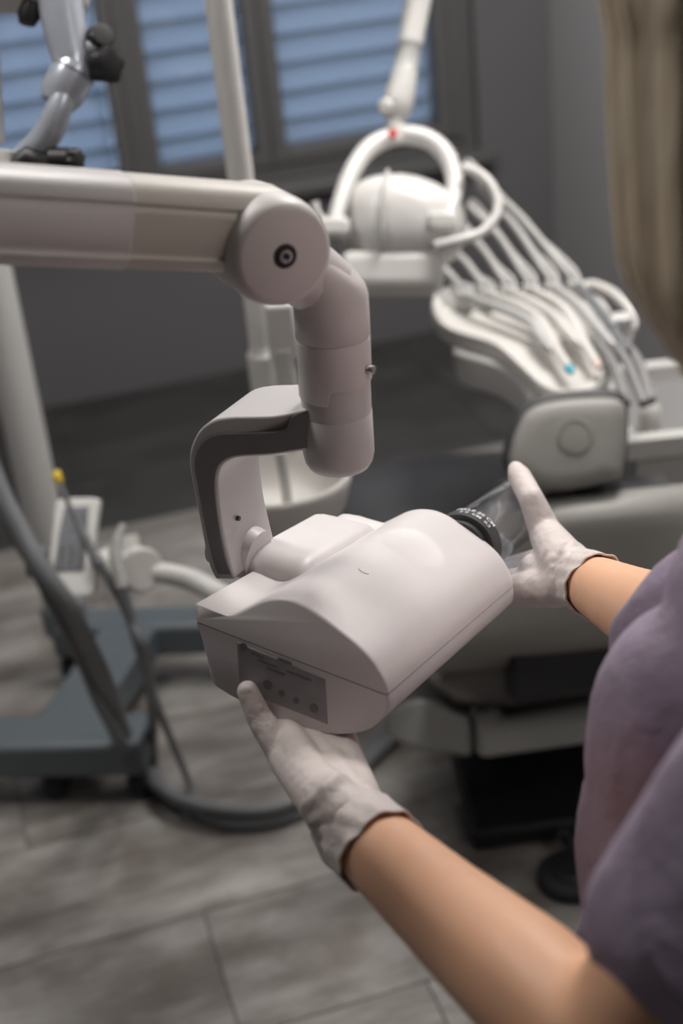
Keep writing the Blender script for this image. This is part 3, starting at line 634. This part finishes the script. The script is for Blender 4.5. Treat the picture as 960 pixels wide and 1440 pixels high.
m = MB(); m.tube(cr([MP(92, 122, -.01), MP(80, 160, -.01), MP(62, 195, 0), MP(30, 225, .01), MP(-20, 262, .02)], 6), [.013+.0045*sin(pi*i/24) for i in range(25)], 22); build(m, 'curved_handle', 'scope', mic)
m = MB(); m.tube(cr([MP(103, 75), MP(118, 68), MP(130, 68), MP(137, 62)], 5), [.016]*4+[.011]*12, 18); build(m, 'side_neck', 'scope', mic)
kd = (P(150, 48, MD-.03)-P(132, 66, MD)).normalized()
m = MB()
n_ = 36; a3, b3, z3 = basis(kd); rg = []
for h_, r_ in ((-.004, .014), (-.003, .0165), (.010, .0165), (.013, .014), (.0135, .008)):
    rg.append([MP(139, 54)+z3*h_+(a3*cos(2*pi*k2/n_)+b3*sin(2*pi*k2/n_))*(r_*(1 if k2 % 2 else .93)) for k2 in range(n_)])
m.loft(rg); build(m, 'knurled_knob', 'black', mic, angle=20)
def lobed(c, ax, r, h, nl, name):
    a3, b3, z3 = basis(ax); rg = []
    for h_, s_ in ((0, .7), (.002, .95), (h*.5, 1), (h-.002, .95), (h, .7)):
        rg.append([c+z3*h_+(a3*cos(2*pi*k2/48)+b3*sin(2*pi*k2/48))*(r*s_*(1+.10*cos(nl*2*pi*k2/48))) for k2 in range(48)])
    mb = MB(); mb.loft(rg); build(mb, name, 'black', mic, angle=60)
lobed(MP(140, 92), (cr_*.7-cu*.2-cf*.65).normalized(), .021, .024, 5, 'star_knob')
lobed(MP(97, 225), (cr_*.85-cu*.1-cf*.5).normalized(), .014, .016, 6, 'focus_knob')
m = MB(); m.tube([MP(70, 226), MP(98, 226)], [.016, .016], 20); build(m, 'focus_shaft', 'black', mic)
m = MB(); m.tube([MP(22, 236), MP(40, 224), MP(60, 234), MP(75, 250)], [.013, .018, .018, .013], 20); build(m, 'lower_clamp', 'black', mic)
m = MB(); m.tube([MP(110, 245), MP(118, 250)], [.009, .009], 12); build(m, 'lock_button', 'hose', mic)
m = MB(); m.tube([MP(46, 4), MP(40, 22), MP(38, 34)], [.012, .014, .010], 16); build(m, 'eyepiece_knob', 'black', mic)
m = MB(); m.tube([MP(-8, 75), MP(-2, 190), MP(2, 200)], [.007, .007, .005], 12); build(m, 'cable', 'post', mic)
m = MB(); m.lathe(MP(4, 228), cu, [(.010, -.014), (.017, -.006), (.017, .010), (.015, .012)], 24); build(m, 'cup_cover', 'cream', mic, angle=40)
# ================================================================== instrument delivery unit
TZ = .84
def TP(x, y, dz=0): return PZ(x, y, TZ+dz)
tc0 = TP(720, 470)
dl = thing('instrument_tray_unit', 'cream instrument delivery tray with curved rim and grey underside', 'instrument tray', (tc0.x, tc0.y, .5))
tray = cr([V(q) for q in ((606, 418), (622, 402), (655, 398), (720, 398), (790, 402), (840, 412), (862, 440), (862, 490), (850, 530), (815, 552), (770, 548), (738, 522), (715, 500), (690, 482), (650, 470), (622, 458), (608, 440))], 4, True)
ctr = V((735, 465)); rgs = []
for sc_, dz in ((.93, -.034), (.985, -.030), (1.0, -.018), (.99, -.006), (.965, 0), (.90, -.003), (.88, -.012), (.0, -.012)):
    rgs.append([TP(ctr.x+(q.x-ctr.x)*max(sc_, .02), ctr.y+(q.y-ctr.y)*max(sc_, .02), 0)+UP*dz for q in tray])
m = MB(); m.loft(rgs); tb = build(m, 'tray_body', 'cream', dl, angle=60)
und = cr([V(q) for q in ((636, 472), (690, 488), (722, 508), (760, 545), (830, 545), (850, 470), (700, 430), (650, 450))], 3, True)
m = MB(); m.loft([[TP(q.x, q.y)-UP*.03 for q in und], [TP(735+(q.x-735)*.97, 480+(q.y-480)*.97)-UP*.085 for q in und], [TP(735+(q.x-735)*.88, 480+(q.y-480)*.88)-UP*.095 for q in und]]); build(m, 'underbody', 'lgrey', dl, bevel=.006, angle=50)
m = MB(); q = TP(760, 440); m.tube(cr([q-UP*.06, q-UP*.2+V((.05, .06, 0)), V((.75, 2.9, .45)), V((.62, 2.72, .30))], 6), .03, 16); build(m, 'support_arm', 'lgrey', dl)
row0, row1 = V((655, 428)), V((808, 414)); NW = 6
for i in range(NW):
    t = i/(NW-1); q = row0+(row1-row0)*t
    m = MB(); m.box(TP(q.x, q.y)+UP*.012, (.014, .022, .018)); build(m, 'holder', 'lgrey', dl, bevel=.004)
tips = [(588, 362, 1.00), (618, 345, 1.02), (642, 318, 1.05), (660, 290, 1.08), (672, 262, 1.12), (655, 236, 1.18)]
where = ['nearest the lamp arm side, lowest of the fan', 'second lowest of the fan', 'third from the low end of the fan', 'third from the high end of the fan', 'second highest of the fan', 'highest of the fan, its hose against the light wall']
hpl = [((742, 470), (772, 506), 'lgrey'), ((752, 462), (800, 536), 'cream'), ((775, 460), (812, 500), 'cream'), ((792, 452), (838, 528), 'cream'), ((815, 450), (860, 500), 'lgrey'), ((838, 450), (884, 512), 'hose')]
for i in range(NW):
    t = i/(NW-1); q = row0+(row1-row0)*t; base = TP(q.x, q.y)+UP*.03
    tx, ty, tz = tips[i]; tip = P(tx, ty, 2.86)
    h = thing('dental_handpiece', 'dental handpiece with pale hose, '+where[i], 'handpiece', tuple(base), 'handpieces in the instrument tray')
    hq = hpl[i]; e0, e1 = TP(q.x+6, q.y+10)+UP*.03, TP(*hq[0])+UP*.026; e2 = TP(*hq[1])+UP*.022
    m = MB(); m.tube(cr([e0, e1, e1+(e2-e1)*.6, e2], 6), [.0075]*3+[.009]*5+[.0105]*5+[.0085]*6, 14); hb_ = build(m, 'body', hq[2], h, angle=60)
    m = MB(); m.tube([e2, e2+(e2-e1).normalized()*.012, e2+(e2-e1).normalized()*.02], [.008, .006, .0035], 12)
    build(m, 'nose', ('steel', 'turq', 'steel', 'pink', 'steel', 'black')[i], h)
    m = MB(); mid = base+(tip-base)*.5+UP*.015; m.tube(cr([base, base+(tip-base)*.12, mid, tip], 6), .0068, 12); build(m, 'whip_arm', 'hose_light', h)
    off = V((.022, -.012, 0)); m = MB(); m.tube(cr([tip, tip+off*.6+UP*.006, mid+off-UP*.03, base+off*.7+(tip-base)*.10, e0], 6), .0055, 12); build(m, 'hose', 'hose_light', h)
# raised wire handle and steel mug at the tray's right end
m = MB(); m.tube(cr([TP(812, 414)+UP*.008, TP(832, 410)+UP*.014, TP(862, 424)+UP*.016, TP(886, 448)+UP*.014, TP(888, 466)+UP*.006, TP(868, 470)], 6), .009, 12); build(m, 'tray_handle', 'cream', dl)
mg = thing('steel_cup', 'shiny polished steel cup at the right end of the instrument tray', 'cup', tuple(TP(874, 475)))
m = MB(); q = TP(874, 478); m.lathe(q, UP, [(.018, 0), (.020, .002), (.021, .04), (.022, .044), (.0205, .044), (.019, .006)], 32); build(m, 'cup', 'chrome', mg, angle=50)
m = MB(); m.lathe(q, UP, [(.0195, .036), (.0195, .040)], 32); build(m, 'white_reflection', 'white', mg)  # white disc stands in for the bright reflection in the polished cup
for i, (a, b, c) in enumerate((((848, 480), (878, 520), (905, 560)), ((862, 478), (895, 520), (915, 556)), ((838, 486), (862, 528), (880, 560)))):
    m = MB(); m.tube(cr([TP(*a)+UP*.01, TP(*b)+UP*.02, TP(*c)-UP*.01], 6), .0085, 12); build(m, 'cable', 'inlay', dl)
# ================================================================== dental chair
ch = thing('dental_chair', 'grey dental chair seen from behind with dark upholstery, headrest and black floor plate', 'dental chair', (.45, 2.4, 0))
m = MB(); a, b = PZ(666, 1200, 0), PZ(632, 1066, 0)
plate = [V((a.x, a.y, 0)), V((.78, a.y+.02, 0)), V((.80, 3.0, 0)), V((b.x-.02, 3.0, 0)), V((b.x, b.y, 0))]
m.prism(plate, UP*.045); build(m, 'floor_plate', 'black', ch, bevel=.012)
m = MB(); m.box((.50, 2.52, .17), (.16, .22, .13)); build(m, 'pedestal', 'black', ch, bevel=.03)
# lower frame: left boomerang foot and right rail
def CP(x, y, d): return P(x, y, d)
ft = cr([V(q) for q in ((548, 1002), (575, 985), (610, 985), (640, 1000), (664, 1012), (664, 1058), (640, 1062), (600, 1056), (565, 1044), (540, 1025))], 4, True)
m = MB(); m.loft([[P(605+(q.x-605)*.9, 1022+(q.y-1022)*.85, 2.44) for q in ft], [P(q.x, q.y, 2.46) for q in ft], [P(q.x, q.y, 2.56) for q in ft]]); build(m, 'lift_arm_cover', 'frame_grey', ch, angle=60)
m = MB(); m.prism([P(q[0], q[1], 2.42) for q in ((668, 1008), (700, 992), (706, 1010), (830, 985), (960, 955), (960, 1030), (830, 1046), (690, 1066), (672, 1066))], cf*.12); build(m, 'lower_rail', 'frame_grey', ch, bevel=.012, seg=3)
m = MB(); m.prism([P(q[0], q[1], 2.45) for q in ((600, 958), (640, 990), (720, 1000), (830, 985), (960, 955), (960, 900), (700, 900))], cf*.25); build(m, 'lift_housing', 'shell', ch, bevel=.02, seg=3)
m = MB(); m.prism([P(q[0], q[1], 2.30) for q in ((716, 908), (850, 890), (900, 880), (905, 968), (720, 990))], cf*.10); build(m, 'motor_block', 'black', ch, bevel=.01)
# backrest: curved shell (seen from behind) with dark cushion in front
def back_ring(t):
    # t 0 bottom .. 1 top ; pixel outline of the shell from behind
    y = 928-t*228
    xl = 606+ (t**.8)*86; xr = 1010-40*t
    dep = 2.24-.10*t+.0
    return y, xl, xr, dep
rgs = []
for i in range(13):
    t = i/12; y, xl, xr, dep = back_ring(t); row = []
    edge = .05*(1-sin(pi*min(1, .08+t*.84)))
    for k2 in range(25):
        s_ = -1+2*k2/24; x = (xl+xr)/2+(xr-xl)/2*s_; slope = -.045*s_*(y-800)/100*0
        bul = .085*abs(s_)**2.6+(.10*(1-t/.22)**2 if t < .22 else 0)+(.05*((t-.85)/.15)**2 if t > .85 else 0)
        row.append(P(x, y-(x-800)*.10, dep+bul))
    rgs.append(row)
m = MB(); back = [[q+cf*.03+UP*.004 for q in row] for row in rgs]
m.loft([row+list(reversed(back[i])) for i, row in enumerate(rgs)]); build(m, 'backrest_shell', 'shell', ch, angle=60)
m = MB(); cush = [[q+cf*.04 for q in row] for row in rgs]; cush2 = [[q+cf*.13+UP*.03 for q in row] for row in rgs]
m.loft([row[1:-1]+list(reversed(cush2[i][1:-1])) for i, row in enumerate(cush)]); build(m, 'backrest_cushion', 'leather', ch, bevel=.02, angle=60)
# headrest
hd_ = cr([V(q) for q in ((728, 600), (742, 578), (770, 566), (820, 560), (860, 560), (877, 570), (880, 600), (877, 650), (868, 672), (820, 686), (770, 690), (735, 680), (716, 660), (718, 630))], 4, True)
HD = 2.16; hcx, hcy = 800, 625
m = MB(); m.loft([[P(hcx+(q.x-hcx)*s_, hcy+(q.y-hcy)*s_, HD+dd) for q in hd_] for s_, dd in ((.02, 0), (.6, 0), (.86, .002), (.95, .008), (1.0, .022), (1.0, .05))]); build(m, 'headrest_shell', 'shell', ch, angle=60)
m = MB(); m.loft([[P(hcx-3+(q.x-hcx)*s_, hcy-7+(q.y-hcy)*s_, HD+dd) for q in hd_] for s_, dd in ((.97, .045), (1.045, .05), (1.075, .062), (1.08, .085), (1.0, .12), (.7, .135), (.02, .14))]); build(m, 'headrest_cushion', 'leather', ch, angle=60)
hn = -cf
m = MB(); m.lathe(P(808, 613, HD-.001), hn, [(.0265, -.006), (.0265, .0015), (.0240, .0022), (.0232, .0003), (.0215, .0003), (.021, .0010), (.002, .0018)], 40); build(m, 'headrest_button', 'shell', ch, angle=30)
m = MB(); m.tube([P(825, 680, HD+.06), P(832, 720, HD+.08)], [.03, .03], 16); build(m, 'headrest_stem', 'black', ch)
# seat and lowered leg rest
SQ = PZ(640, 692, .46)
st_ = [V((SQ.x+.27*math.copysign(abs(cos(a))**.7, cos(a)), SQ.y+.20*math.copysign(abs(sin(a))**.7, sin(a)), 0)) for a in [2*pi*i/40 for i in range(40)]]
sc0 = V((SQ.x, SQ.y, 0))
m = MB(); m.loft([[sc0+(q-sc0)*s_+UP*z for q in st_] for s_, z in ((.9, .35), (.98, .37), (1, .40), (.985, .435), (.93, .455), (.5, .462), (.03, .458))]); build(m, 'seat_cushion', 'leather', ch, angle=60)
m = MB(); m.box((.42, SQ.y, .31), (.14, .16, .045)); build(m, 'seat_carrier', 'shell', ch, bevel=.02)
m = MB(); m.box((SQ.x+.02, SQ.y+.30, .24), (.2, .035, .16), (V((1, 0, 0)), V((0, .94, .34)), V((0, -.34, .94)))); build(m, 'leg_rest', 'leather', ch, bevel=.03, seg=3)
# foot pedal
pdl = thing('foot_pedal', 'small black round foot pedal on the floor beside the chair plate', 'foot pedal', tuple(PZ(800, 1240, 0)))
m = MB(); q = PZ(803, 1240, 0); m.lathe(q, UP, [(.055, 0), (.060, .004), (.058, .022), (.048, .030), (.03, .033)], 36); build(m, 'pedal_body', 'rubber', pdl, angle=40)
m = MB(); m.lathe(q+UP*.03, UP, [(.040, 0), (.040, .006), (.034, .012), (.01, .014)], 36); build(m, 'pedal_disc', 'black', pdl, angle=40)
m = MB(); m.tube(cr([PZ(808, 1205, .03), PZ(800, 1185, .03), PZ(790, 1170, .055)], 5), .012, 12); build(m, 'pedal_cable', 'rubber', pdl)
# side cabinet with white framed tray behind the chair
cb_ = PZ(884, 630, .60); cbc = V((cb_.x+.20, cb_.y+.17, 0))
cab = thing('side_cabinet', 'low grey cabinet with a white edged open tray, right of the headrest', 'cabinet', (cbc.x, cbc.y, 0))
hx, hy = .20, .17
m = MB(); m.box((cbc.x, cbc.y, .30), (hx-.01, hy-.01, .27)); build(m, 'body', 'lgrey', cab, bevel=.012)
m = MB(); m.box((cbc.x, cbc.y-hy, .52), (hx-.012, .008, .055)); dr = build(m, 'drawer', 'lgrey', cab, bevel=.004)
m = MB(); m.box((cbc.x, cbc.y-hy-.012, .445), (hx, .014, .014)); build(m, 'drawer_rail', 'white', cab, bevel=.003)
m = MB(); m.box((cbc.x, cbc.y, .58), (hx, hy, .010)); build(m, 'top', 'inlay', cab, bevel=.003)
for dx, dy, ax_, ay_ in ((0, -hy, hx+.008, .014), (0, hy, hx+.008, .014), (-hx, 0, .014, hy), (hx, 0, .014, hy)):
    m = MB(); m.box((cbc.x+dx, cbc.y+dy, .60), (ax_, ay_, .022)); build(m, 'tray_edge', 'white', cab, bevel=.004)
bt = thing('small_bottle', 'small cream bottle standing in the white edged cabinet tray', 'bottle', (cbc.x-.14, cbc.y-.08, .59))
m = MB(); m.lathe(V((cbc.x-.14, cbc.y-.08, .59)), UP, [(.018, 0), (.02, .003), (.02, .045), (.012, .055), (.008, .058), (.008, .066)], 24); build(m, 'body', 'cream', bt, angle=40)
m = MB(); m.lathe(V((cbc.x-.14, cbc.y-.08, .655)), UP, [(.010, 0), (.010, .014), (.008, .016)], 20); build(m, 'cap', 'white', bt, angle=40)
# ================================================================== the person
FD = V((-.88, .47, 0)).normalized(); LD = V((-FD.y, FD.x, 0))       # facing, and her left (towards the camera)
TT = V((.335, .735, 0))
per = thing('person', 'person in mauve scrubs with long blond hair and gloves holding the X-ray tube head', 'person', (TT.x, TT.y, 0))
shL = V((.256, .575, 1.335)); shR = TT-LD*.14+UP*1.30; HF = V((-.50, .866, 0)); HL = V((-.866, -.50, 0))
elL = P(856, 1490, .755); wrL = P(514, 1178, .985)
elR = P(1000, 912, 1.06); wrR = P(826, 818, 1.30)
neck0, neck1 = TT+UP*1.40, TT+FD*.03+UP*1.50
hdC = V((.262, .690, 1.615))
ax3 = (FD, LD, UP)
b = MB()
axh = (HF, HL, UP)
b.ell(hdC+UP*.03, axh, (.092, .076, .10)); b.ell(hdC+HF*.030-UP*.035, axh, (.062, .056, .075))
b.capsule(neck0, neck1, .055, .05); b.capsule(hdC+HF*.055-UP*.085, hdC+HF*.062-UP*.085, .022, .020)
b.capsule(hdC+HF*.092-UP*.0, hdC+HF*.108-UP*.03, .010, .014)                                   # nose
b.capsule(hdC+HF*.088-UP*.058+HL*.018, hdC+HF*.088-UP*.058-HL*.018, .009, .009)                # lips
for s_ in (-1, 1):
    b.capsule(hdC+HL*(.075*s_)-UP*.015, hdC+HL*(.078*s_)+UP*.02-HF*.01, .016, .018)            # ears
    b.capsule(hdC+HF*.085+HL*(.015*s_)+UP*.022, hdC+HF*.078+HL*(.045*s_)+UP*.022, .010, .009)  # brow
b.ell(TT+UP*1.25, ax3, (.085, .13, .16)); b.ell(TT+UP*1.06, ax3, (.075, .105, .15)); b.ell(TT+UP*.92, ax3, (.09, .135, .12))
for sh, el, wr, rr_ in ((shL, elL, wrL, .031), (shR, elR, wrR, .029)):
    b.capsule(TT+UP*1.37+(sh-TT-UP*1.37)*.3, sh, .05, .05); b.capsule(sh, sh+(el-sh)*.5, .048, .043); b.capsule(sh+(el-sh)*.5, el, .043, .038)
    mid = el+(wr-el)*.28+UP*.002
    b.capsule(el, mid, .037, .0395); b.capsule(mid, el+(wr-el)*.62, .0395, .0335); b.capsule(el+(wr-el)*.62, wr, .0335, rr_*.92)
for s_ in (-1, 1):
    hp_ = TT+LD*(.085*s_)+UP*.88; kn = TT+LD*(.09*s_)+FD*.02+UP*.48; an = TT+LD*(.095*s_)+UP*.09
    b.capsule(hp_, kn, .075, .052); b.capsule(kn, an, .052, .036); b.capsule(an-UP*.04-FD*.02, an-UP*.055+FD*.10, .034, .028)
blob(b, 'body', 'skin', per, .0055, 8)
for s_ in (-1, 1):
    e = MB(); e.ell(hdC+HF*.083+HL*(.031*s_)+UP*.004, axh, (.011, .011, .011)); build(e, 'eye', 'eye', per)
# ---- tunic
def tn(w):
    d = w-TT
    k_ = .0035*sin(38*w.z+9*d.dot(LD)+14*d.dot(FD))+.0025*sin(71*d.dot(LD)+23*w.z)+.002*sin(90*w.x+60*w.y-50*w.z)
    f_ = 1-abs(sin(24*(w.z*.75+.55*d.dot(LD)-.5*d.dot(FD)))); g_ = 1-abs(sin(17*(w.z*.5-.8*d.dot(LD)+.3*d.dot(FD))+1))
    k_ += .007*f_**3+.006*g_**3-.002
    h_ = V((d.x, d.y, 0)); 
    return w+(h_.normalized() if h_.length > 1e-4 else V((0, 0, 0)))*k_
t = MB()
t.ell(TT+FD*.030+UP*1.21, ax3, (.115, .145, .150)); t.ell(TT+FD*.112+UP*1.180+LD*.050, ax3, (.075, .078, .090)); t.ell(TT+FD*.112+UP*1.180-LD*.050, ax3, (.075, .078, .090))
for s_ in (-1, 1): t.capsule(TT+FD*.108+UP*1.15+LD*(.05*s_), TT+FD*.105+UP*.92+LD*(.06*s_), .072, .085)
t.capsule(TT+UP*1.10+LD*.035, TT+UP*1.10-LD*.035, .105, .105); t.capsule(TT+UP*.92+LD*.05+FD*.05, TT+UP*.92-LD*.05+FD*.05, .13, .13); t.capsule(TT+UP*.78+LD*.06+FD*.05, TT+UP*.78-LD*.06+FD*.05, .14, .14)
t.capsule(TT+UP*1.34+LD*.06, TT+UP*1.32-LD*.06, .062, .060)
for sh, el in ((shL, elL), (shR, elR)):
    t.capsule(TT+UP*1.32+(sh-TT-UP*1.32)*.45, sh, .068, .060); e = sh+(el-sh)*.66
    t.capsule(sh, e, .060, .060)
blob(t, 'scrub_tunic', 'tunic', per, .006, 7, warp=tn, label='mauve short sleeved scrub tunic')
t = MB()
for s_ in (-1, 1):
    hp_ = TT+LD*(.08*s_)+UP*.86; kn = TT+LD*(.095*s_)+FD*.02+UP*.48; an = TT+LD*(.10*s_)+UP*.10
    t.capsule(hp_, kn, .098, .075); t.capsule(kn, an, .075, .062)
blob(t, 'trousers', 'trouser', per, .009, 5)
for s_ in (-1, 1):
    an = TT+LD*(.10*s_); t = MB(); t.capsule(an-FD*.05+UP*.036, an+FD*.13+UP*.036, .034, .034); t.box(an+FD*.04+UP*.012, (.125, .040, .012), ax3); t.capsule(an-FD*.03+UP*.06, an+FD*.02+UP*.07, .04, .036)
    blob(t, 'shoe', 'rubber', per, .006, 4)
# ---- hair: long, combed strands falling past the cheek
hr = MB(); n_ = 220
rings = []
rnd = [random.random() for _ in range(n_)]
def hair_r(k2, lev):
    return 1+.018*sin(k2*1.9+rnd[k2]*3)+.022*(rnd[k2]-.5)+.012*sin(k2*.37+lev*2.2)
for lev in range(26):
    t = lev/25; z = 1.755-t*.33
    if t < .33: a_ = t/.33; rad = sqrt(max(0, 1-(1-a_)**2)); rx, ry = .128*rad+.003, .112*rad+.003
    else: a_ = (t-.33)/.67; rx, ry = .128-.012*a_*a_-.058*max(0, a_-.55)/.45, .112+.006*sin(a_*pi)-.045*max(0, a_-.55)/.45
    c = hdC-HF*(.010+.035*max(0, t-.35))+V((0, 0, 0)); c.z = z
    rings.append([c+HF*(rx*cos(2*pi*k2/n_))*hair_r(k2, t)+HL*(ry*sin(2*pi*k2/n_))*hair_r(k2, t)-UP*(.02*rnd[k2]*t) for k2 in range(n_)])
# open the face: front columns are pulled back
for lev in range(26):
    t = lev/25
    if t > .30:
        for k2 in range(n_):
            a = 2*pi*k2/n_
            if cos(a) > .72:
                w = min(1, (cos(a)-.72)/.12)*min(1, (t-.30)/.10); c = V((hdC.x, hdC.y, rings[lev][k2].z)); rings[lev][k2] = rings[lev][k2]+(c+HF*.01-rings[lev][k2])*w*.75
hr.loft(rings); build(hr, 'hair', 'hair', per, angle=180, label='long straight blond hair')
# ---- left glove: palm under the tube head, thumb along the printed face
def GL(px, py, y): return PP(px, py, LW(0, y, 0), HB)
g = MB()
wl = wrL; f_end = wl+(elL-wl).normalized()*.012
zb = -.0565
mcp = [LW(-.088, .016, zb-.012), LW(-.077, .031, zb-.0125), LW(-.067, .045, zb-.013), LW(-.059, .057, zb-.013)]
fdv = (HX*-.42+HB*.90).normalized()
crp = [wl+(mcp[i]-wl)*.25 for i in range(4)]
for i in range(4):
    g.capsule(crp[i], mcp[i], .0155, .0125)
    L = (.040, .044, .041, .032)[i]; r_ = (.0092, .0095, .0090, .0080)[i]
    p1 = mcp[i]+fdv*L-HZ*.004; p2 = p1+(fdv*.98+HZ*.10)*(L*.62); p3 = p2+(fdv*.96+HZ*.18)*(L*.50)
    dz = LW(0, 0, zb)
    def clampz(q, rr): 
        l = WL(q); return LW(l.x, l.y, min(l.z, zb-rr))
    p1, p2, p3 = clampz(p1, r_), clampz(p2, r_*.95), clampz(p3, r_*.88)
    g.capsule(mcp[i], p1, .0122 if i < 3 else .0105, r_*1.02); g.capsule(p1, p2, r_*1.02, r_*.93); g.capsule(p2, p3, r_*.93, r_*.80)
th = [GL(348, 972, -.0105), GL(366, 1012, -.0125), GL(404, 1066, -.020), P(462, 1128, 1.0)]
g.capsule(th[1], th[0], .0108, .0088); g.capsule(th[2], th[1], .0142, .0108); g.capsule(th[3], th[2], .0215, .0155); g.capsule(th[3], mcp[0], .016, .012)
g.capsule(wl, th[3], .0268, .0225); g.capsule(wl, wl+(mcp[1]-wl)*.55, .0262, .0185); g.capsule(wl, wl+(mcp[3]-wl)*.7, .0225, .0140)
cd = (elL-wl).normalized()
g.capsule(wl-cd*.01, wl+cd*.006, .029, .0305)
def crease(c, d0, amp):
    a1_, b1_, _ = basis(d0)
    def fn(w):
        q = w-c; s_ = q.dot(d0)
        if s_ < -.055: return w
        e = q-d0*s_; an = math.atan2(e.dot(a1_), e.dot(b1_)); k_ = max(0, min(1, (s_+.055)/.03))
        h = sin(260*s_+3.1*sin(an*2+1)+2*an)*.55+sin(410*s_-2.5*an+4*sin(an*3))*.35+sin(7*an+150*s_)*.4
        return w+e.normalized()*(amp*k_*h)
    return fn
blob(g, 'glove', 'glove', per, .0019, 7, .55, warp=crease(wl, cd, .0013), label='latex glove under the tube head')
def cuff(wl, cd, r_, tilt, name, span=.024):
    a1_, b1_, _ = basis(cd); N = 72; rg = []
    for h_, dr in ((-span*1.2, -.0025), (-span*.8, -.0005), (-span*.4, .0006), (0, .0010), (span*.4, .0011), (span*.75, .0013), (span*.92, .0022), (span, .0028), (span*1.04, .0020), (span*1.0, .0008), (span*.4, -.0015)):
        ring = []
        for k2 in range(N):
            a = 2*pi*k2/N; wv = .0009*sin(4*a+h_*110)+.0007*sin(7*a-h_*190)+.0006*sin(13*a+h_*90)
            d = a1_*cos(a)+b1_*sin(a); ring.append(wl+cd*(h_+.0014*sin(3*a+1)+.0009*sin(7*a)+tilt*r_*d.dot(cu))+d*(r_+dr+wv*(1 if dr > 0 else .3)))
        rg.append(ring)
    mb = MB(); mb.loft(rg, caps=False); return build(mb, name, 'glove', per, angle=180, recalc=True)
cuff(wl, cd, .0300, .15, 'glove_cuff')
# ---- right glove: thumb over the cone, fingers curled beneath it
def cone_hit(px, py, rad):                       # nearest point on the ray at the given distance from the cone axis
    o = CAM-LW(CX, 0, CZ); d = ray(px, py)
    o2 = o-HB*o.dot(HB); d2 = d-HB*d.dot(HB); A = d2.dot(d2); Bq = 2*o2.dot(d2); Cq = o2.dot(o2)-rad*rad; D = Bq*Bq-4*A*Cq
    t = (-Bq-sqrt(D))/(2*A) if D > 0 else -Bq/(2*A)
    return CAM+d*t
def cyl(y, ang, rad): a = radians(ang); return LW(CX, y, CZ)+HX*(rad*cos(a))+HZ*(rad*sin(a))
g = MB(); wr = wrR; cdr = (elR-wr).normalized()
t0 = cone_hit(725, 660, CRD+.0105); t1 = cone_hit(747, 702, CRD+.0150); t2 = cone_hit(768, 752, CRD+.022); t3 = P(792, 790, WL(wr).y*0+1.335)
g.capsule(t1, t0+(t1-t0)*.25, .0128, .0122); g.capsule(t0+(t1-t0)*.25, t0, .0122, .0088); g.capsule(t2, t1, .0168, .0128); g.capsule(t3, t2, .0230, .0175); g.capsule(wr, t3, .0255, .0230)
for i in range(4):
    y = HW+.100-.024*i; r_ = (.0090, .0093, .0090, .0080)[i]
    m0 = cyl(y-.006, -14-5*i, CRD+.030); p1 = cyl(y, -62, CRD+.013); p2 = cyl(y+.001, -112, CRD+r_+.001); p3 = cyl(y+.001, -158, CRD+r_+.0005)
    g.capsule(wr+(m0-wr)*.2, m0, .0150, .0128); g.capsule(m0, p1, .0122, r_*1.08); g.capsule(p1, p2, r_*1.05, r_*.96); g.capsule(p2, p3, r_*.96, r_*.80)
    if i < 3:
        m1 = cyl(HW+.100-.024*(i+1)-.006, -14-5*(i+1), CRD+.030); g.capsule(m0, m1, .0115, .0115)
    if i == 0: g.capsule(t2, m0, .0140, .0120); g.capsule(t3, m0, .0165, .0130)
g.capsule(wr, cyl(HW+.05, -14, CRD+.032), .0245, .0180); g.capsule(wr, cyl(HW+.03, -34, CRD+.030), .0235, .0160)
g.capsule(wr-cdr*.008, wr+cdr*.004, .0270, .0285)
blob(g, 'glove', 'glove', per, .0019, 7, .55, warp=crease(wr, cdr, .0012), label='latex glove gripping the clear cone')
cuff(wr, cdr, .0283, .08, 'glove_cuff')
